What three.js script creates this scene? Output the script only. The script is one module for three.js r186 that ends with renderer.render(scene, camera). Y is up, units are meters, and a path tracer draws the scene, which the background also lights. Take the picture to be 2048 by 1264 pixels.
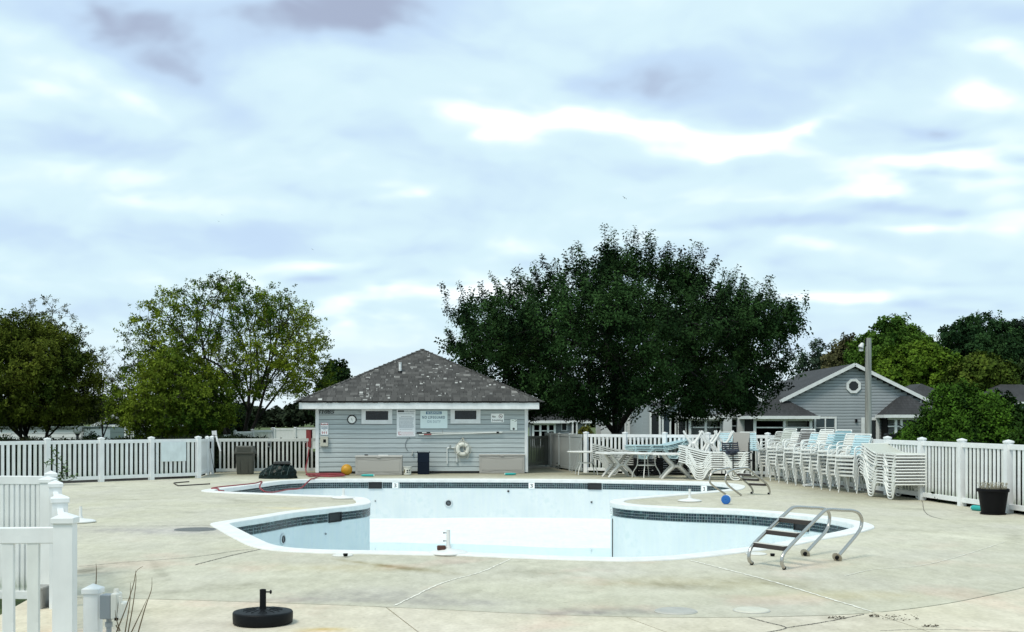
import * as THREE from 'three';
import { RoundedBoxGeometry } from 'three/addons/geometries/RoundedBoxGeometry.js';
import { mergeGeometries } from 'three/addons/utils/BufferGeometryUtils.js';
import { TextGeometry } from 'three/addons/geometries/TextGeometry.js';
import { FontLoader } from 'three/addons/loaders/FontLoader.js';

// ------------------------------------------------------------------ camera, sky, sun, exposure
const F = 2350, CX = 1024, YH = 842, H = 1.65;          // focal length and horizon, in photograph pixels; eye height in metres
const V = (x, y, z) => new THREE.Vector3(x, y, z);
const scene = new THREE.Scene();
const camera = new THREE.PerspectiveCamera(2 * Math.atan(632 / F) * 180 / Math.PI, 2048 / 1264, 0.1, 4000);
camera.position.set(0, H, 0);
camera.lookAt(0, H, -10);
camera.setViewOffset(2048, 1264, 0, 632 - YH, 2048, 1264);
const renderer = new THREE.WebGLRenderer({ antialias: true });
renderer.setSize(1024, 632);
renderer.toneMapping = THREE.LinearToneMapping;
renderer.toneMappingExposure = 1.55;
renderer.shadowMap.enabled = true;
renderer.shadowMap.type = THREE.PCFSoftShadowMap;

// seeded numbers and noise
function rngOf(seed) { let s = seed >>> 0; return () => { s = (s + 0x6d2b79f5) | 0; let t = Math.imul(s ^ (s >>> 15), 1 | s); t = (t + Math.imul(t ^ (t >>> 7), 61 | t)) ^ t; return ((t ^ (t >>> 14)) >>> 0) / 4294967296; }; }
const R0 = rngOf(12345), rr = (a, b, r = R0) => a + (b - a) * r();
const PERM = new Uint8Array(512), GRX = new Float32Array(256), GRY = new Float32Array(256);
{ const r = rngOf(77), p = [...Array(256).keys()]; for (let i = 255; i > 0; i--) { const j = Math.floor(r() * (i + 1)); [p[i], p[j]] = [p[j], p[i]]; } for (let i = 0; i < 512; i++) PERM[i] = p[i & 255]; for (let i = 0; i < 256; i++) { const a = r() * Math.PI * 2; GRX[i] = Math.cos(a); GRY[i] = Math.sin(a); } }
function noise(x, y, period = 256) {                     // gradient noise, about -0.7 .. 0.7
  const xf = Math.floor(x), yf = Math.floor(y), fx = x - xf, fy = y - yf;
  const x0 = ((xf % period) + period) % period, y0 = ((yf % period) + period) % period, x1 = (x0 + 1) % period, y1 = (y0 + 1) % period;
  const h = (a, b, dx, dy) => { const k = PERM[(PERM[a & 255] + b) & 255]; return GRX[k] * dx + GRY[k] * dy; };
  const u = fx * fx * fx * (fx * (fx * 6 - 15) + 10), v = fy * fy * fy * (fy * (fy * 6 - 15) + 10);
  const a = h(x0, y0, fx, fy), b = h(x1, y0, fx - 1, fy), c = h(x0, y1, fx, fy - 1), d = h(x1, y1, fx - 1, fy - 1);
  return a + (b - a) * u + (c - a) * v + (a - b - c + d) * u * v;
}
function fbm(x, y, oct = 5, period = 256) { let s = 0, a = 1, n = 0; for (let i = 0; i < oct; i++) { s += a * noise(x, y, Math.min(256, period)); n += a; a *= 0.5; x *= 2; y *= 2; period *= 2; } return s / n * 1.4; }
const clamp = (x, a = 0, b = 1) => Math.min(b, Math.max(a, x)), sstep = (a, b, x) => { const t = clamp((x - a) / (b - a)); return t * t * (3 - 2 * t); }, lerp = (a, b, t) => a + (b - a) * t;

{ // broken overcast: pale cyan veil, lavender cloud bases, white breaks
  const W = 2048, HH = 2048, data = new Float32Array(W * HH * 4), E = 1 / 1.55;
  const veil = [0.70, 0.905, 0.99], lav = [0.575, 0.75, 0.955], dark = [0.40, 0.47, 0.63], white = [1.65, 1.66, 1.66];
  // cloud masses seen ahead: [x, y, half width, half height, tilt, amount]; + is a grey base, - is a white break
  const masses = [[330, 50, 260, 60, 0.25, 1.15], [310, 130, 190, 60, 0.5, 0.8], [660, 0, 240, 66, 0.05, 1.6], [760, 55, 90, 35, 0.3, 0.5], [420, 190, 120, 22, 0.5, 0.35], [60, 30, 160, 40, 0.2, 0.55],
    [1390, 180, 210, 62, -0.05, 0.45], [1480, 235, 110, 30, 0.05, 0.4], [1700, 90, 260, 75, 0, 0.6], [1990, 20, 110, 30, 0, 0.7], [1240, 190, 120, 28, 0, 0.4], [1850, 270, 60, 16, 0.1, 1.0], [1900, 299, 80, 9, -0.1, 1.0], [1990, 245, 50, 14, 0, 0.6], [2035, 317, 30, 8, 0, 0.9],
    [1860, 372, 40, 11, 0, 0.8], [1765, 400, 80, 12, 0.05, 0.8], [1890, 347, 60, 6, 0, 0.7], [1955, 345, 24, 8, 0, 0.7], [1900, 418, 40, 8, 0, 0.7], [1450, 340, 230, 22, 0, 0.35], [1580, 428, 130, 15, -0.02, 0.7], [1400, 445, 170, 12, -0.05, 0.5], [1800, 480, 160, 34, 0.05, 0.55], [1590, 520, 60, 22, 0, 0.4],
    [1900, 575, 200, 12, 0, 0.5], [1840, 615, 260, 12, 0, 0.55], [600, 551, 55, 9, -0.05, 0.95], [730, 545, 60, 12, 0, 0.45], [920, 570, 45, 5, 0, 0.6], [780, 570, 26, 4, 0, 0.6], [200, 292, 220, 20, 0.05, 0.5], [700, 250, 110, 18, 0.1, 0.45], [640, 380, 170, 22, 0.1, 0.4], [520, 470, 260, 34, 0.03, 0.5], [830, 440, 130, 30, 0, 0.4], [860, 520, 120, 24, 0, 0.35], [60, 450, 130, 45, 0, 0.25],
    [1320, 250, 210, 26, 0.12, -1.4], [1400, 300, 130, 24, 0.05, -1.4], [1590, 250, 110, 17, -0.25, -1.3], [1110, 230, 110, 22, 0, -0.9], [1990, 100, 90, 26, 0.1, -1.3], [1960, 205, 70, 34, 0.2, -1.2], [1870, 330, 190, 26, -0.05, -1.0], [1770, 372, 120, 14, 0, -0.9], [2010, 380, 70, 40, 0, -0.9], [1640, 480, 130, 22, 0.2, -0.9], [1820, 445, 110, 10, 0, -0.7],
    [940, 218, 70, 22, 0, -0.7], [990, 270, 60, 22, 0, -0.8], [450, 60, 60, 60, 0, -0.5], [600, 110, 120, 60, 0, -0.5], [280, 215, 120, 22, 0.4, -0.6], [60, 130, 90, 60, 0, -0.35], [870, 590, 220, 22, 0, -0.9], [760, 620, 160, 26, 0, -0.7], [1020, 520, 70, 30, -0.2, -0.8], [650, 530, 120, 14, 0, -0.6], [1700, 600, 150, 12, -0.03, -0.8], [100, 190, 120, 18, 0.3, -0.35], [1290, 70, 200, 36, 0.1, -0.4], [760, 378, 100, 12, -0.15, -0.4], [680, 480, 90, 12, 0, -0.3]];
  for (const m of masses) { m.push(Math.cos(m[4]), Math.sin(m[4])); }
  for (let j = 0; j < HH; j++) {
    const el = ((j + 0.5) / HH - 0.5) * Math.PI, sy = Math.sin(el), cy = Math.cos(el);
    for (let i = 0; i < W; i++) {
      const o = (j * W + i) * 4, az = ((i + 0.5) / W - 0.5) * 2 * Math.PI;
      if (sy < -0.02) { data[o] = 0.42 * E; data[o + 1] = 0.43 * E; data[o + 2] = 0.40 * E; data[o + 3] = 1; continue; }
      const dx = Math.cos(az) * cy, dz = Math.sin(az) * cy, t = 1 / (Math.max(sy, 0) + 0.34);
      const X = dx * t, Z = dz * t, wx = fbm(X * 2.6 + 31, Z * 2.6 + 7, 4) * 0.16, wz = fbm(X * 2.6 + 91, Z * 2.6 + 47, 4) * 0.16;
      const n = fbm((X + wx) * 1.5 + 13.3, (Z + wz) * 1.9 + 5.1, 5), m = fbm((X + wx) * 4.4 + 3.7, (Z + wz) * 5.6 + 60.1, 6), f = (1 - Math.abs(fbm((X + wx * 1.6) * 8 + 40, (Z + wz * 1.6) * 10 + 17, 5)) * 2.6) * 0.5;
      const t2 = 1 / (Math.max(sy, 0) + 0.34 + 0.016), q1 = fbm((X + wx * 0.5) * 3.6 + 7, (Z + wz * 0.5) * 4.4 + 90, 6), q2 = fbm((X / t * t2 + wx * 0.5) * 3.6 + 7, (Z / t * t2 + wz * 0.5) * 4.4 + 90, 6), lit = clamp((q1 - q2) * 2.6, -0.5, 0.5);   // cloud heads catch light on their upper side
      let g = 0.34 + n * 0.42 + m * 0.28 - f * 0.14 - lit * 0.25;   // greyness of the cloud base
      if (dz < -0.3) {
        const qx = wx * 420 + m * 110 + q1 * 60, qy = wz * 230 + m * 55 + q1 * 40, px = CX + F * dx / -dz, py = YH - F * sy / -dz;
        const inside = sstep(-500, -50, px) * sstep(2550, 2100, px) * sstep(-350, -20, py);
        if (inside > 0) {
          let b = 0;
          for (const q of masses) {
            const ax = px + qx * Math.min(1, q[2] / 90) - q[0], ay = py + qy * Math.min(1, q[3] / 30) - q[1]; if (Math.abs(ax) > q[2] * 3 || Math.abs(ay) > q[2] * 2.5) continue;
            const u = (ax * q[6] + ay * q[7]) / q[2], v = (-ax * q[7] + ay * q[6]) / q[3], d = u * u + v * v;
            if (d < 6) b += q[5] * Math.exp(-d * 0.9);
          }
          g = lerp(g, 0.34 + n * 0.22 + m * 0.32 - f * 0.15 - lit * 0.27 + b * (b < 0 ? 0.46 : 0.56), inside);
        }
      }
      let c;
      if (g < 0.26) { const k = clamp((0.26 - g) / 0.75); c = white.map((w, q) => lerp(veil[q], w, k * k * (1.6 - 0.6 * k))); }
      else if (g < 0.7) { const k = lerp(clamp((g - 0.26) / 0.44), sstep(0.26, 0.7, g), 0.4); c = veil.map((w, q) => lerp(w, lav[q], k)); }
      else { const k = sstep(0.7, 1.2, g); c = lav.map((w, q) => lerp(w, dark[q], k)); }
      const lowk = sstep(0.10, 0.0, sy);                 // brighter, whiter towards the horizon
      for (let q = 0; q < 3; q++) data[o + q] = lerp(c[q], [0.88, 0.96, 1.0][q], lowk * 0.6) * E;
      data[o + 3] = 1;
    }
  }
  const sky = new THREE.DataTexture(data, W, HH, THREE.RGBAFormat, THREE.FloatType);
  sky.mapping = THREE.EquirectangularReflectionMapping; sky.magFilter = THREE.LinearFilter; sky.minFilter = THREE.LinearFilter; sky.needsUpdate = true;
  scene.background = sky; scene.environment = sky;
}
const sun = new THREE.DirectionalLight(new THREE.Color(1.0, 0.93, 0.80), 1.5);
sun.position.set(-19, 46, -6); sun.target.position.set(0, 0, -28);
sun.castShadow = true; sun.shadow.radius = 32; sun.shadow.mapSize.set(2048, 2048);
Object.assign(sun.shadow.camera, { left: -40, right: 40, top: 40, bottom: -40, near: 1, far: 160 });
scene.add(sun, sun.target);

// ------------------------------------------------------------------ helpers
const G = (px, py, h = 0) => { const D = F * (H - h) / (py - YH); return V((px - CX) / F * D, h, -D); };           // ground (or height h) point from the survey of the photograph
const at = (px, py, D) => V((px - CX) / F * D, H + (YH - py) / F * D, -D);
const onPlane = (px, py, P, N) => { const d = V((px - CX) / F, (YH - py) / F, -1), o = V(0, H, 0); return d.multiplyScalar(P.clone().sub(o).dot(N) / d.dot(N)).add(o); };
const used = new Map();
function numbered(name) { const n = used.get(name) ?? 0; used.set(name, n + 1); return n ? name + '_' + String(n).padStart(3, '0') : name; }
function tag(o, label, category, group, kind) { if (label) o.userData.label = label; if (category) o.userData.category = category; if (group) o.userData.group = group; if (kind) o.userData.kind = kind; return o; }
function thing(name, label, category, p = V(0, 0, 0), turn = 0, group) { const o = new THREE.Group(); o.name = numbered(name); o.position.copy(p); o.rotation.y = turn; scene.add(o); return tag(o, label, category, group); }
function copyOf(src, name, label, p, turn = 0, group) { const o = src.clone(); o.name = numbered(name); o.position.copy(p); o.rotation.set(0, turn, 0); o.userData = { ...src.userData }; scene.add(o); return tag(o, label, null, group); }
function part(name, geo, mat, parent, p, turn) { const m = new THREE.Mesh(geo, mat); m.name = parent === scene ? numbered(name) : name; m.castShadow = m.receiveShadow = true; if (p) m.position.copy(p); if (turn) m.rotation.y = turn; parent.add(m); return m; }
function struct(name, geo, mat) { return tag(part(name, geo, mat, scene), null, null, null, 'structure'); }
function boxUV(g) {                                      // uv in metres, by the face's main direction
  const p = g.attributes.position, n = g.attributes.normal, uv = new Float32Array(p.count * 2);
  for (let i = 0; i < p.count; i++) { const ax = Math.abs(n.getX(i)), ay = Math.abs(n.getY(i)), az = Math.abs(n.getZ(i)); if (ay >= ax && ay >= az) { uv[2 * i] = p.getX(i); uv[2 * i + 1] = p.getZ(i); } else if (ax > az) { uv[2 * i] = p.getZ(i); uv[2 * i + 1] = p.getY(i); } else { uv[2 * i] = p.getX(i); uv[2 * i + 1] = p.getY(i); } }
  g.setAttribute('uv', new THREE.BufferAttribute(uv, 2)); return g;
}
function merge(list) {
  const col = list.some((g) => g.attributes.color);
  const gs = list.map((g) => { const q = g.index ? g.toNonIndexed() : g; const o = new THREE.BufferGeometry(); o.setAttribute('position', q.attributes.position); if (!q.attributes.normal) q.computeVertexNormals(); o.setAttribute('normal', q.attributes.normal); if (col) o.setAttribute('color', q.attributes.color ?? new THREE.BufferAttribute(new Float32Array(q.attributes.position.count * 3).fill(1), 3)); return o; });
  return boxUV(mergeGeometries(gs));
}
const tr = (g, x, y, z) => g.translate(x, y, z);
const box = (w, h, d, x = 0, y = 0, z = 0) => boxUV(new THREE.BoxGeometry(w, h, d).translate(x, y, z));
const rbox = (w, h, d, r, x = 0, y = 0, z = 0) => new RoundedBoxGeometry(w, h, d, 2, r).translate(x, y, z);
const cyl = (r1, r2, h, x = 0, y = 0, z = 0, n = 20) => new THREE.CylinderGeometry(r1, r2, h, n).translate(x, y, z);
const paint = (g, c) => { const n = g.attributes.position.count, a = new Float32Array(n * 3); for (let i = 0; i < n; i++) a.set(c, i * 3); g.setAttribute('color', new THREE.BufferAttribute(a, 3)); return g; };
function sweep(pts, r, radial = 6, closed = false, flat = 1) {  // a tube along a polyline; r a number or function of 0..1
  const n = pts.length, pos = [], idx = [], nor = [];
  let up = V(0, 1, 0), prevT = null, N = null;
  for (let i = 0; i < n; i++) {
    const a = pts[closed ? (i - 1 + n) % n : Math.max(0, i - 1)], b = pts[closed ? (i + 1) % n : Math.min(n - 1, i + 1)], T = b.clone().sub(a).normalize();
    if (!N) { N = Math.abs(T.y) > 0.9 ? V(1, 0, 0) : V(0, 1, 0); N.sub(T.clone().multiplyScalar(N.dot(T))).normalize(); }
    else { N.sub(T.clone().multiplyScalar(N.dot(T))).normalize(); }
    const B = T.clone().cross(N), rad = typeof r === 'function' ? r(i / (n - 1)) : r;
    for (let k = 0; k < radial; k++) { const c = Math.cos(k / radial * 2 * Math.PI), s = Math.sin(k / radial * 2 * Math.PI); const d = N.clone().multiplyScalar(c).add(B.clone().multiplyScalar(s * flat)); pos.push(pts[i].x + d.x * rad, pts[i].y + d.y * rad, pts[i].z + d.z * rad); nor.push(d.x, d.y, d.z); }
    prevT = T;
  }
  const rings = closed ? n : n - 1;
  for (let i = 0; i < rings; i++) for (let k = 0; k < radial; k++) { const a = i * radial + k, b = i * radial + (k + 1) % radial, c = ((i + 1) % n) * radial + k, d = ((i + 1) % n) * radial + (k + 1) % radial; idx.push(a, b, c, b, d, c); }
  if (!closed) for (const [e, f] of [[0, 1], [n - 1, -1]]) { const c = pos.length / 3; pos.push(pts[e].x, pts[e].y, pts[e].z); const q = pts[e].clone().sub(pts[e ? e - 1 : 1]).normalize(); nor.push(q.x, q.y, q.z); for (let k = 0; k < radial; k++) { const a = e * radial + k, b = e * radial + (k + 1) % radial; if (f > 0) idx.push(c, b, a); else idx.push(c, a, b); } }
  const g = new THREE.BufferGeometry(); g.setAttribute('position', new THREE.Float32BufferAttribute(pos, 3)); g.setAttribute('normal', new THREE.Float32BufferAttribute(nor, 3)); g.setIndex(idx);
  return boxUV(g.toNonIndexed());
}
function rounded(pts, r, seg = 4) {                      // a polyline with rounded corners
  const out = [pts[0]];
  for (let i = 1; i < pts.length - 1; i++) {
    const p = pts[i], a = pts[i - 1].clone().sub(p), b = pts[i + 1].clone().sub(p), k = Math.min(r, a.length() * 0.48, b.length() * 0.48);
    const s = p.clone().add(a.normalize().multiplyScalar(k)), e = p.clone().add(b.normalize().multiplyScalar(k));
    for (let j = 0; j <= seg; j++) { const t = j / seg; out.push(s.clone().multiplyScalar((1 - t) * (1 - t)).add(p.clone().multiplyScalar(2 * t * (1 - t))).add(e.clone().multiplyScalar(t * t))); }
  }
  out.push(pts[pts.length - 1]); return out;
}
const smooth = (pts, n = 40, closed = false) => new THREE.CatmullRomCurve3(pts, closed, 'centripetal').getPoints(n);
const lathe = (prof, n = 32) => new THREE.LatheGeometry(prof.map(([r, y]) => new THREE.Vector2(r, y)), n);
const ordinal = (n) => ['first', 'second', 'third', 'fourth', 'fifth', 'sixth', 'seventh', 'eighth', 'ninth', 'tenth', 'eleventh', 'twelfth'][n - 1];

// textures
function tex(w, h, fn, { srgb = true, repeat = 1, rx, ry } = {}) {
  const d = new Uint8Array(w * h * 4);
  for (let y = 0; y < h; y++) for (let x = 0; x < w; x++) { const c = fn(x / w, y / h), o = (y * w + x) * 4; if (Array.isArray(c)) { d[o] = clamp(c[0]) * 255; d[o + 1] = clamp(c[1]) * 255; d[o + 2] = clamp(c[2]) * 255; } else d[o] = d[o + 1] = d[o + 2] = clamp(c) * 255; d[o + 3] = 255; }
  const t = new THREE.DataTexture(d, w, h, THREE.RGBAFormat); t.wrapS = t.wrapT = THREE.RepeatWrapping; t.magFilter = THREE.LinearFilter; t.minFilter = THREE.LinearMipmapLinearFilter; t.generateMipmaps = true;
  if (srgb) t.colorSpace = THREE.SRGBColorSpace; t.repeat.set(rx ?? repeat, ry ?? repeat); t.needsUpdate = true; return t;
}
const grime = tex(512, 512, (u, v) => { const n = fbm(u * 6, v * 6, 5, 6), m = fbm(u * 24 + 9, v * 5, 3, 24); return 0.955 + n * 0.07 + m * 0.03; }, { repeat: 0.5 });
const grit = tex(512, 512, (u, v) => 0.5 + fbm(u * 16, v * 16, 5, 16) * 0.5, { srgb: false, repeat: 1 });
const M = (c, rough = 0.6, o = {}) => new THREE.MeshStandardMaterial({ color: Array.isArray(c) ? new THREE.Color().setRGB(...c) : new THREE.Color(c), roughness: rough, ...o });
const vinyl = M([0.87, 0.89, 0.90], 0.42, { map: grime });
const oldVinyl = M([0.62, 0.63, 0.60], 0.55, { map: grime });
const trimWhite = M([0.80, 0.82, 0.83], 0.5, { map: grime });
const steel = M([0.50, 0.48, 0.45], 0.26, { metalness: 1 });
const matteDark = (c, rough = 0.55, o = {}) => new THREE.MeshPhysicalMaterial({ color: new THREE.Color().setRGB(...c), roughness: rough, specularIntensity: 0.3, ...o }), blackPlastic = matteDark([0.005, 0.006, 0.007], 0.5);
const glassDark = M([0.008, 0.011, 0.014], 0.22);
const furnWhite = M([0.82, 0.82, 0.80], 0.4, { map: grime });
// ------------------------------------------------------------------ pool, deck, lawn
const outerPts = [[644, 958.8], [583, 960.6], [545, 963], [505, 968], [455, 974.5], [415, 979.5], [402, 982.6], [418, 985], [470, 987.5], [534, 990], [600, 992.5], [661, 995], [700, 997], [709, 1001], [712, 1005], [706, 1009.5], [640, 1017], [571, 1024.5], [500, 1036], [440, 1045], [421, 1048.8], [424, 1053], [436, 1060], [470, 1079], [500, 1093], [530, 1100], [571, 1104], [644, 1107.5], [740, 1109], [856, 1111.5], [934, 1113], [1027, 1117], [1152, 1121.5], [1246, 1123.5], [1293, 1123], [1371, 1119], [1478, 1107.5], [1576, 1094], [1640, 1081], [1700, 1070.5], [1735, 1062], [1749, 1056.5], [1742, 1050], [1715, 1043.5], [1673, 1036.6], [1595, 1028], [1498, 1020.5], [1450, 1018.5], [1371, 1016], [1310, 1013], [1275, 1010.5], [1252, 1007], [1248, 1004.5], [1256, 1001], [1293, 997], [1371, 990.5], [1440, 984.5], [1478, 980.5], [1489, 976.5], [1488, 972], [1465, 968.2], [1425, 965], [1350, 963], [1250, 961], [1152, 959.6], [1000, 958.6], [820, 958.3]];
const outer = new THREE.CatmullRomCurve3(outerPts.map(([x, y]) => G(x, y)), true, 'centripetal').getSpacedPoints(620).slice(0, 620);
let area = 0; for (let i = 0; i < outer.length; i++) { const a = outer[i], b = outer[(i + 1) % outer.length]; area += a.x * b.z - b.x * a.z; }
const side = Math.sign(area);
function offsetRing(ring, d) {                           // moved into the pool by d, then evened out
  let out = ring.map((p, i) => { const a = ring[(i - 2 + ring.length) % ring.length], b = ring[(i + 2) % ring.length], tx = b.x - a.x, tz = b.z - a.z, l = Math.hypot(tx, tz); return V(p.x - side * tz / l * d, 0, p.z + side * tx / l * d); });
  for (let k = 0; k < 4; k++) out = out.map((p, i) => { const a = out[(i - 1 + out.length) % out.length], b = out[(i + 1) % out.length]; return V((a.x + 2 * p.x + b.x) / 4, 0, (a.z + 2 * p.z + b.z) / 4); });
  return out;
}
const inner = offsetRing(outer, 0.30), wallRing = offsetRing(outer, 0.275), joint = offsetRing(outer, 0.0);
const shape2 = (ring) => new THREE.Shape(ring.map((p) => new THREE.Vector2(p.x, -p.z)));
const flatXZ = (g) => boxUV(g.rotateX(-Math.PI / 2));
function extr(shape, top, thick, bevel = 0) { const g = new THREE.ExtrudeGeometry(shape, { depth: thick - 2 * bevel, bevelEnabled: bevel > 0, bevelThickness: bevel, bevelSize: bevel, bevelOffset: -bevel, bevelSegments: 2, curveSegments: 4 }); g.rotateX(-Math.PI / 2).translate(0, top - thick + bevel, 0); return boxUV(g.index ? g.toNonIndexed() : g); }

const plasterTex = tex(1024, 1024, (u, v) => { const n = fbm(u * 5, v * 5, 5, 5), m = fbm(u * 22, v * 22 + 4, 4, 22), s = fbm(u * 40 + 3, v * 4, 3, 40), b = sstep(0.1, 0.7, m * 0.7 + n) * 0.55; return [0.955 + n * 0.05 - b * 0.10 + s * 0.02, 0.97 + n * 0.035 - b * 0.06 + s * 0.015, 0.975 + n * 0.03 - b * 0.05]; }, { repeat: 0.28 });
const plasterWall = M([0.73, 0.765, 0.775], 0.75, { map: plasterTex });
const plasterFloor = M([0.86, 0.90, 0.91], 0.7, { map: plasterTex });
const copingMat = M([0.80, 0.81, 0.80], 0.7, { map: grime, bumpMap: grit, bumpScale: 0.002 });

const pool = new THREE.Group(); pool.name = 'swimming_pool'; pool.userData.kind = 'structure'; scene.add(pool);
const floorDepth = (x, z) => -(1.05 + clamp((33.4 + z) * 0.0385, 0, 0.78) + noise(x * 0.35 + 3, z * 0.35) * 0.02 + noise(x * 1.1, z * 1.1) * 0.006 - x * 0.011);
{ // walls follow the curved rim; the floor falls towards the camera
  const pos = [], idx = [], n = wallRing.length;
  let run = 0; const uv = [];
  for (let i = 0; i <= n; i++) { const p = wallRing[i % n], q = wallRing[(i + 1) % n], fd = floorDepth(p.x, p.z); for (let k = 0; k <= 4; k++) { const y = lerp(-0.02, fd - 0.05, k / 4); pos.push(p.x, y, p.z); uv.push(run, y); } run += Math.hypot(q.x - p.x, q.z - p.z); if (i < n) for (let k = 0; k < 4; k++) { const a = i * 5 + k; idx.push(a, a + 5, a + 1, a + 1, a + 5, a + 6); } }
  const g = new THREE.BufferGeometry(); g.setAttribute('position', new THREE.Float32BufferAttribute(pos, 3)); g.setAttribute('uv', new THREE.Float32BufferAttribute(uv, 2)); g.setIndex(idx); g.computeVertexNormals();
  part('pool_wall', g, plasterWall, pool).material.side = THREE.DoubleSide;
  // floor: a grid cut by the rim
  const fp = [], fi = [], nx = 60, nz = 90; const x0 = -9, x1 = 8, z0 = -35, z1 = -13;
  for (let j = 0; j <= nz; j++) for (let i = 0; i <= nx; i++) { const x = lerp(x0, x1, i / nx), z = lerp(z0, z1, j / nz); fp.push(x, floorDepth(x, z), z); if (i < nx && j < nz) { const a = j * (nx + 1) + i; fi.push(a, a + nx + 1, a + 1, a + 1, a + nx + 1, a + nx + 2); } }
  const fg = new THREE.BufferGeometry(); fg.setAttribute('position', new THREE.Float32BufferAttribute(fp, 3)); fg.setIndex(fi); fg.computeVertexNormals(); boxUV(fg);
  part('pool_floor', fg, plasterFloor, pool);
}
{ const s = shape2(outer.map((p) => p)); s.holes.push(new THREE.Path(inner.map((p) => new THREE.Vector2(p.x, -p.z)))); part('coping', extr(s, 0.022, 0.10, 0.018), copingMat, pool); }
const water = struct('pool_water', boxUV(new THREE.PlaneGeometry(10.5, 16).rotateX(-Math.PI / 2).translate(0, -1.275, -20.3)), new THREE.MeshPhysicalMaterial({ color: new THREE.Color().setRGB(0.90, 0.98, 0.99), roughness: 0.05, transmission: 1, thickness: 0, ior: 1.33, side: THREE.DoubleSide }));
// mosaic band under the coping
const cum = [0]; for (let i = 1; i <= wallRing.length; i++) { const a = wallRing[i - 1], b = wallRing[i % wallRing.length]; cum.push(cum[i - 1] + Math.hypot(b.x - a.x, b.z - a.z)); }
const perim = cum[cum.length - 1];
function onWall(s) { s = ((s % perim) + perim) % perim; let lo = 0, hi = cum.length - 1; while (hi - lo > 1) { const m = (lo + hi) >> 1; if (cum[m] <= s) lo = m; else hi = m; } const a = wallRing[lo], b = wallRing[(lo + 1) % wallRing.length], t = (s - cum[lo]) / (cum[lo + 1] - cum[lo]); const tx = (b.x - a.x), tz = (b.z - a.z), l = Math.hypot(tx, tz); return { p: V(lerp(a.x, b.x, t), 0, lerp(a.z, b.z, t)), t: V(tx / l, 0, tz / l), n: V(-side * tz / l, 0, side * tx / l) }; }
function wallAt(px, py, y) { // the spot on the pool wall seen there, the farthest if several
  let best = null, bd = 1e9; for (let i = 0; i < wallRing.length; i++) { const w = onWall((i + 0.5) / wallRing.length * perim), sx = CX + F * w.p.x / -w.p.z, sy = YH + F * (H - y) / -w.p.z; if (w.n.dot(V(0, H, 0).sub(w.p)) < 0) continue; const d = Math.hypot(sx - px, (sy - py) * 3); if (d < bd) { bd = d; best = (i + 0.5) / wallRing.length * perim; } } return best;
}
const marks = [['3', 788, 966], ['3', 1063, 966], ['3', 1412, 971], ['5', 1226, 1018]].map(([t, x, y]) => ({ t, s: wallAt(x, y, -0.12) }));
const skims = [[752, 966], [1187, 967], [667, 1029], [1604, 1048]].map(([x, y]) => wallAt(x, y, -0.12));
{
  const band = []; for (let i = 0; i <= 400; i++) { const w = onWall(i / 400 * perim); band.push(w.p.clone().addScaledVector(w.n, 0.002)); }
  const pos = [], idx = []; band.forEach((p, i) => { pos.push(p.x, -0.075, p.z, p.x, -0.245, p.z); if (i) { const a = i * 2 - 2; idx.push(a, a + 1, a + 2, a + 2, a + 1, a + 3); } });
  const g = new THREE.BufferGeometry(); g.setAttribute('position', new THREE.Float32BufferAttribute(pos, 3)); g.setIndex(idx); g.computeVertexNormals();
  part('grout_band', boxUV(g), M([0.36, 0.42, 0.43], 0.8, { side: THREE.DoubleSide }), pool);
  const n = Math.floor(perim / 0.052), tileG = new THREE.BoxGeometry(0.043, 0.043, 0.008), mats = [], cols = [], r = rngOf(5), mm = new THREE.Matrix4();
  for (let i = 0; i < n; i++) {
    const s = (i + 0.5) / n * perim; if ([...marks.map((m) => [m.s, 0.10]), ...skims.map((q) => [q, 0.2])].some(([q, h]) => Math.abs(q - s) < h)) continue;
    const w = onWall(s);
    for (let k = 0; k < 3; k++) { mm.makeBasis(w.t, V(0, 1, 0), w.n.clone()).setPosition(w.p.x + w.n.x * 0.006, -0.104 - k * 0.053, w.p.z + w.n.z * 0.006); mats.push(mm.clone()); const c = r(); cols.push(c < 0.25 ? [0.02, 0.05, 0.055] : c < 0.55 ? [0.012, 0.025, 0.03] : c < 0.9 ? [0.02, 0.035, 0.05] : [0.06, 0.11, 0.12]); }
  }
  const im = new THREE.InstancedMesh(tileG, M([1, 1, 1], 0.25), mats.length); mats.forEach((m, i) => { im.setMatrixAt(i, m); im.setColorAt(i, new THREE.Color().setRGB(...cols[i])); });
  im.name = 'mosaic_tiles'; im.userData = { kind: 'stuff', label: 'dark blue green mosaic waterline tiles under the white coping' }; pool.add(im);
}
function place(o, s, y, off = 0.01) { const w = onWall(s); o.position.set(w.p.x + w.n.x * off, y, w.p.z + w.n.z * off); o.rotation.y = Math.atan2(w.n.x, w.n.z); return o; }
function canvasTex(w, h, draw) { const c = document.createElement('canvas'); c.width = w; c.height = h; const k = c.getContext('2d'); draw(k, w, h); const t = new THREE.CanvasTexture(c); t.colorSpace = THREE.SRGBColorSpace; return t; }
for (const m of marks) {
  const t = canvasTex(128, 128, (k) => { k.fillStyle = '#f2f5f4'; k.fillRect(0, 0, 128, 128); k.fillStyle = '#0b0f12'; k.font = 'bold 112px sans-serif'; k.textAlign = 'center'; k.fillText(m.t, 64, 106); });
  const g = new THREE.BoxGeometry(0.17, 0.165, 0.016);
  const w = M([0.8, 0.82, 0.82], 0.35), o = new THREE.Mesh(g, [w, w, w, w, M([1, 1, 1], 0.35, { map: t }), w]); o.name = 'depth_marker'; o.userData.label = 'white depth marker tile with black ' + m.t; pool.add(place(o, m.s, -0.16, 0.008));
}
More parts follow.
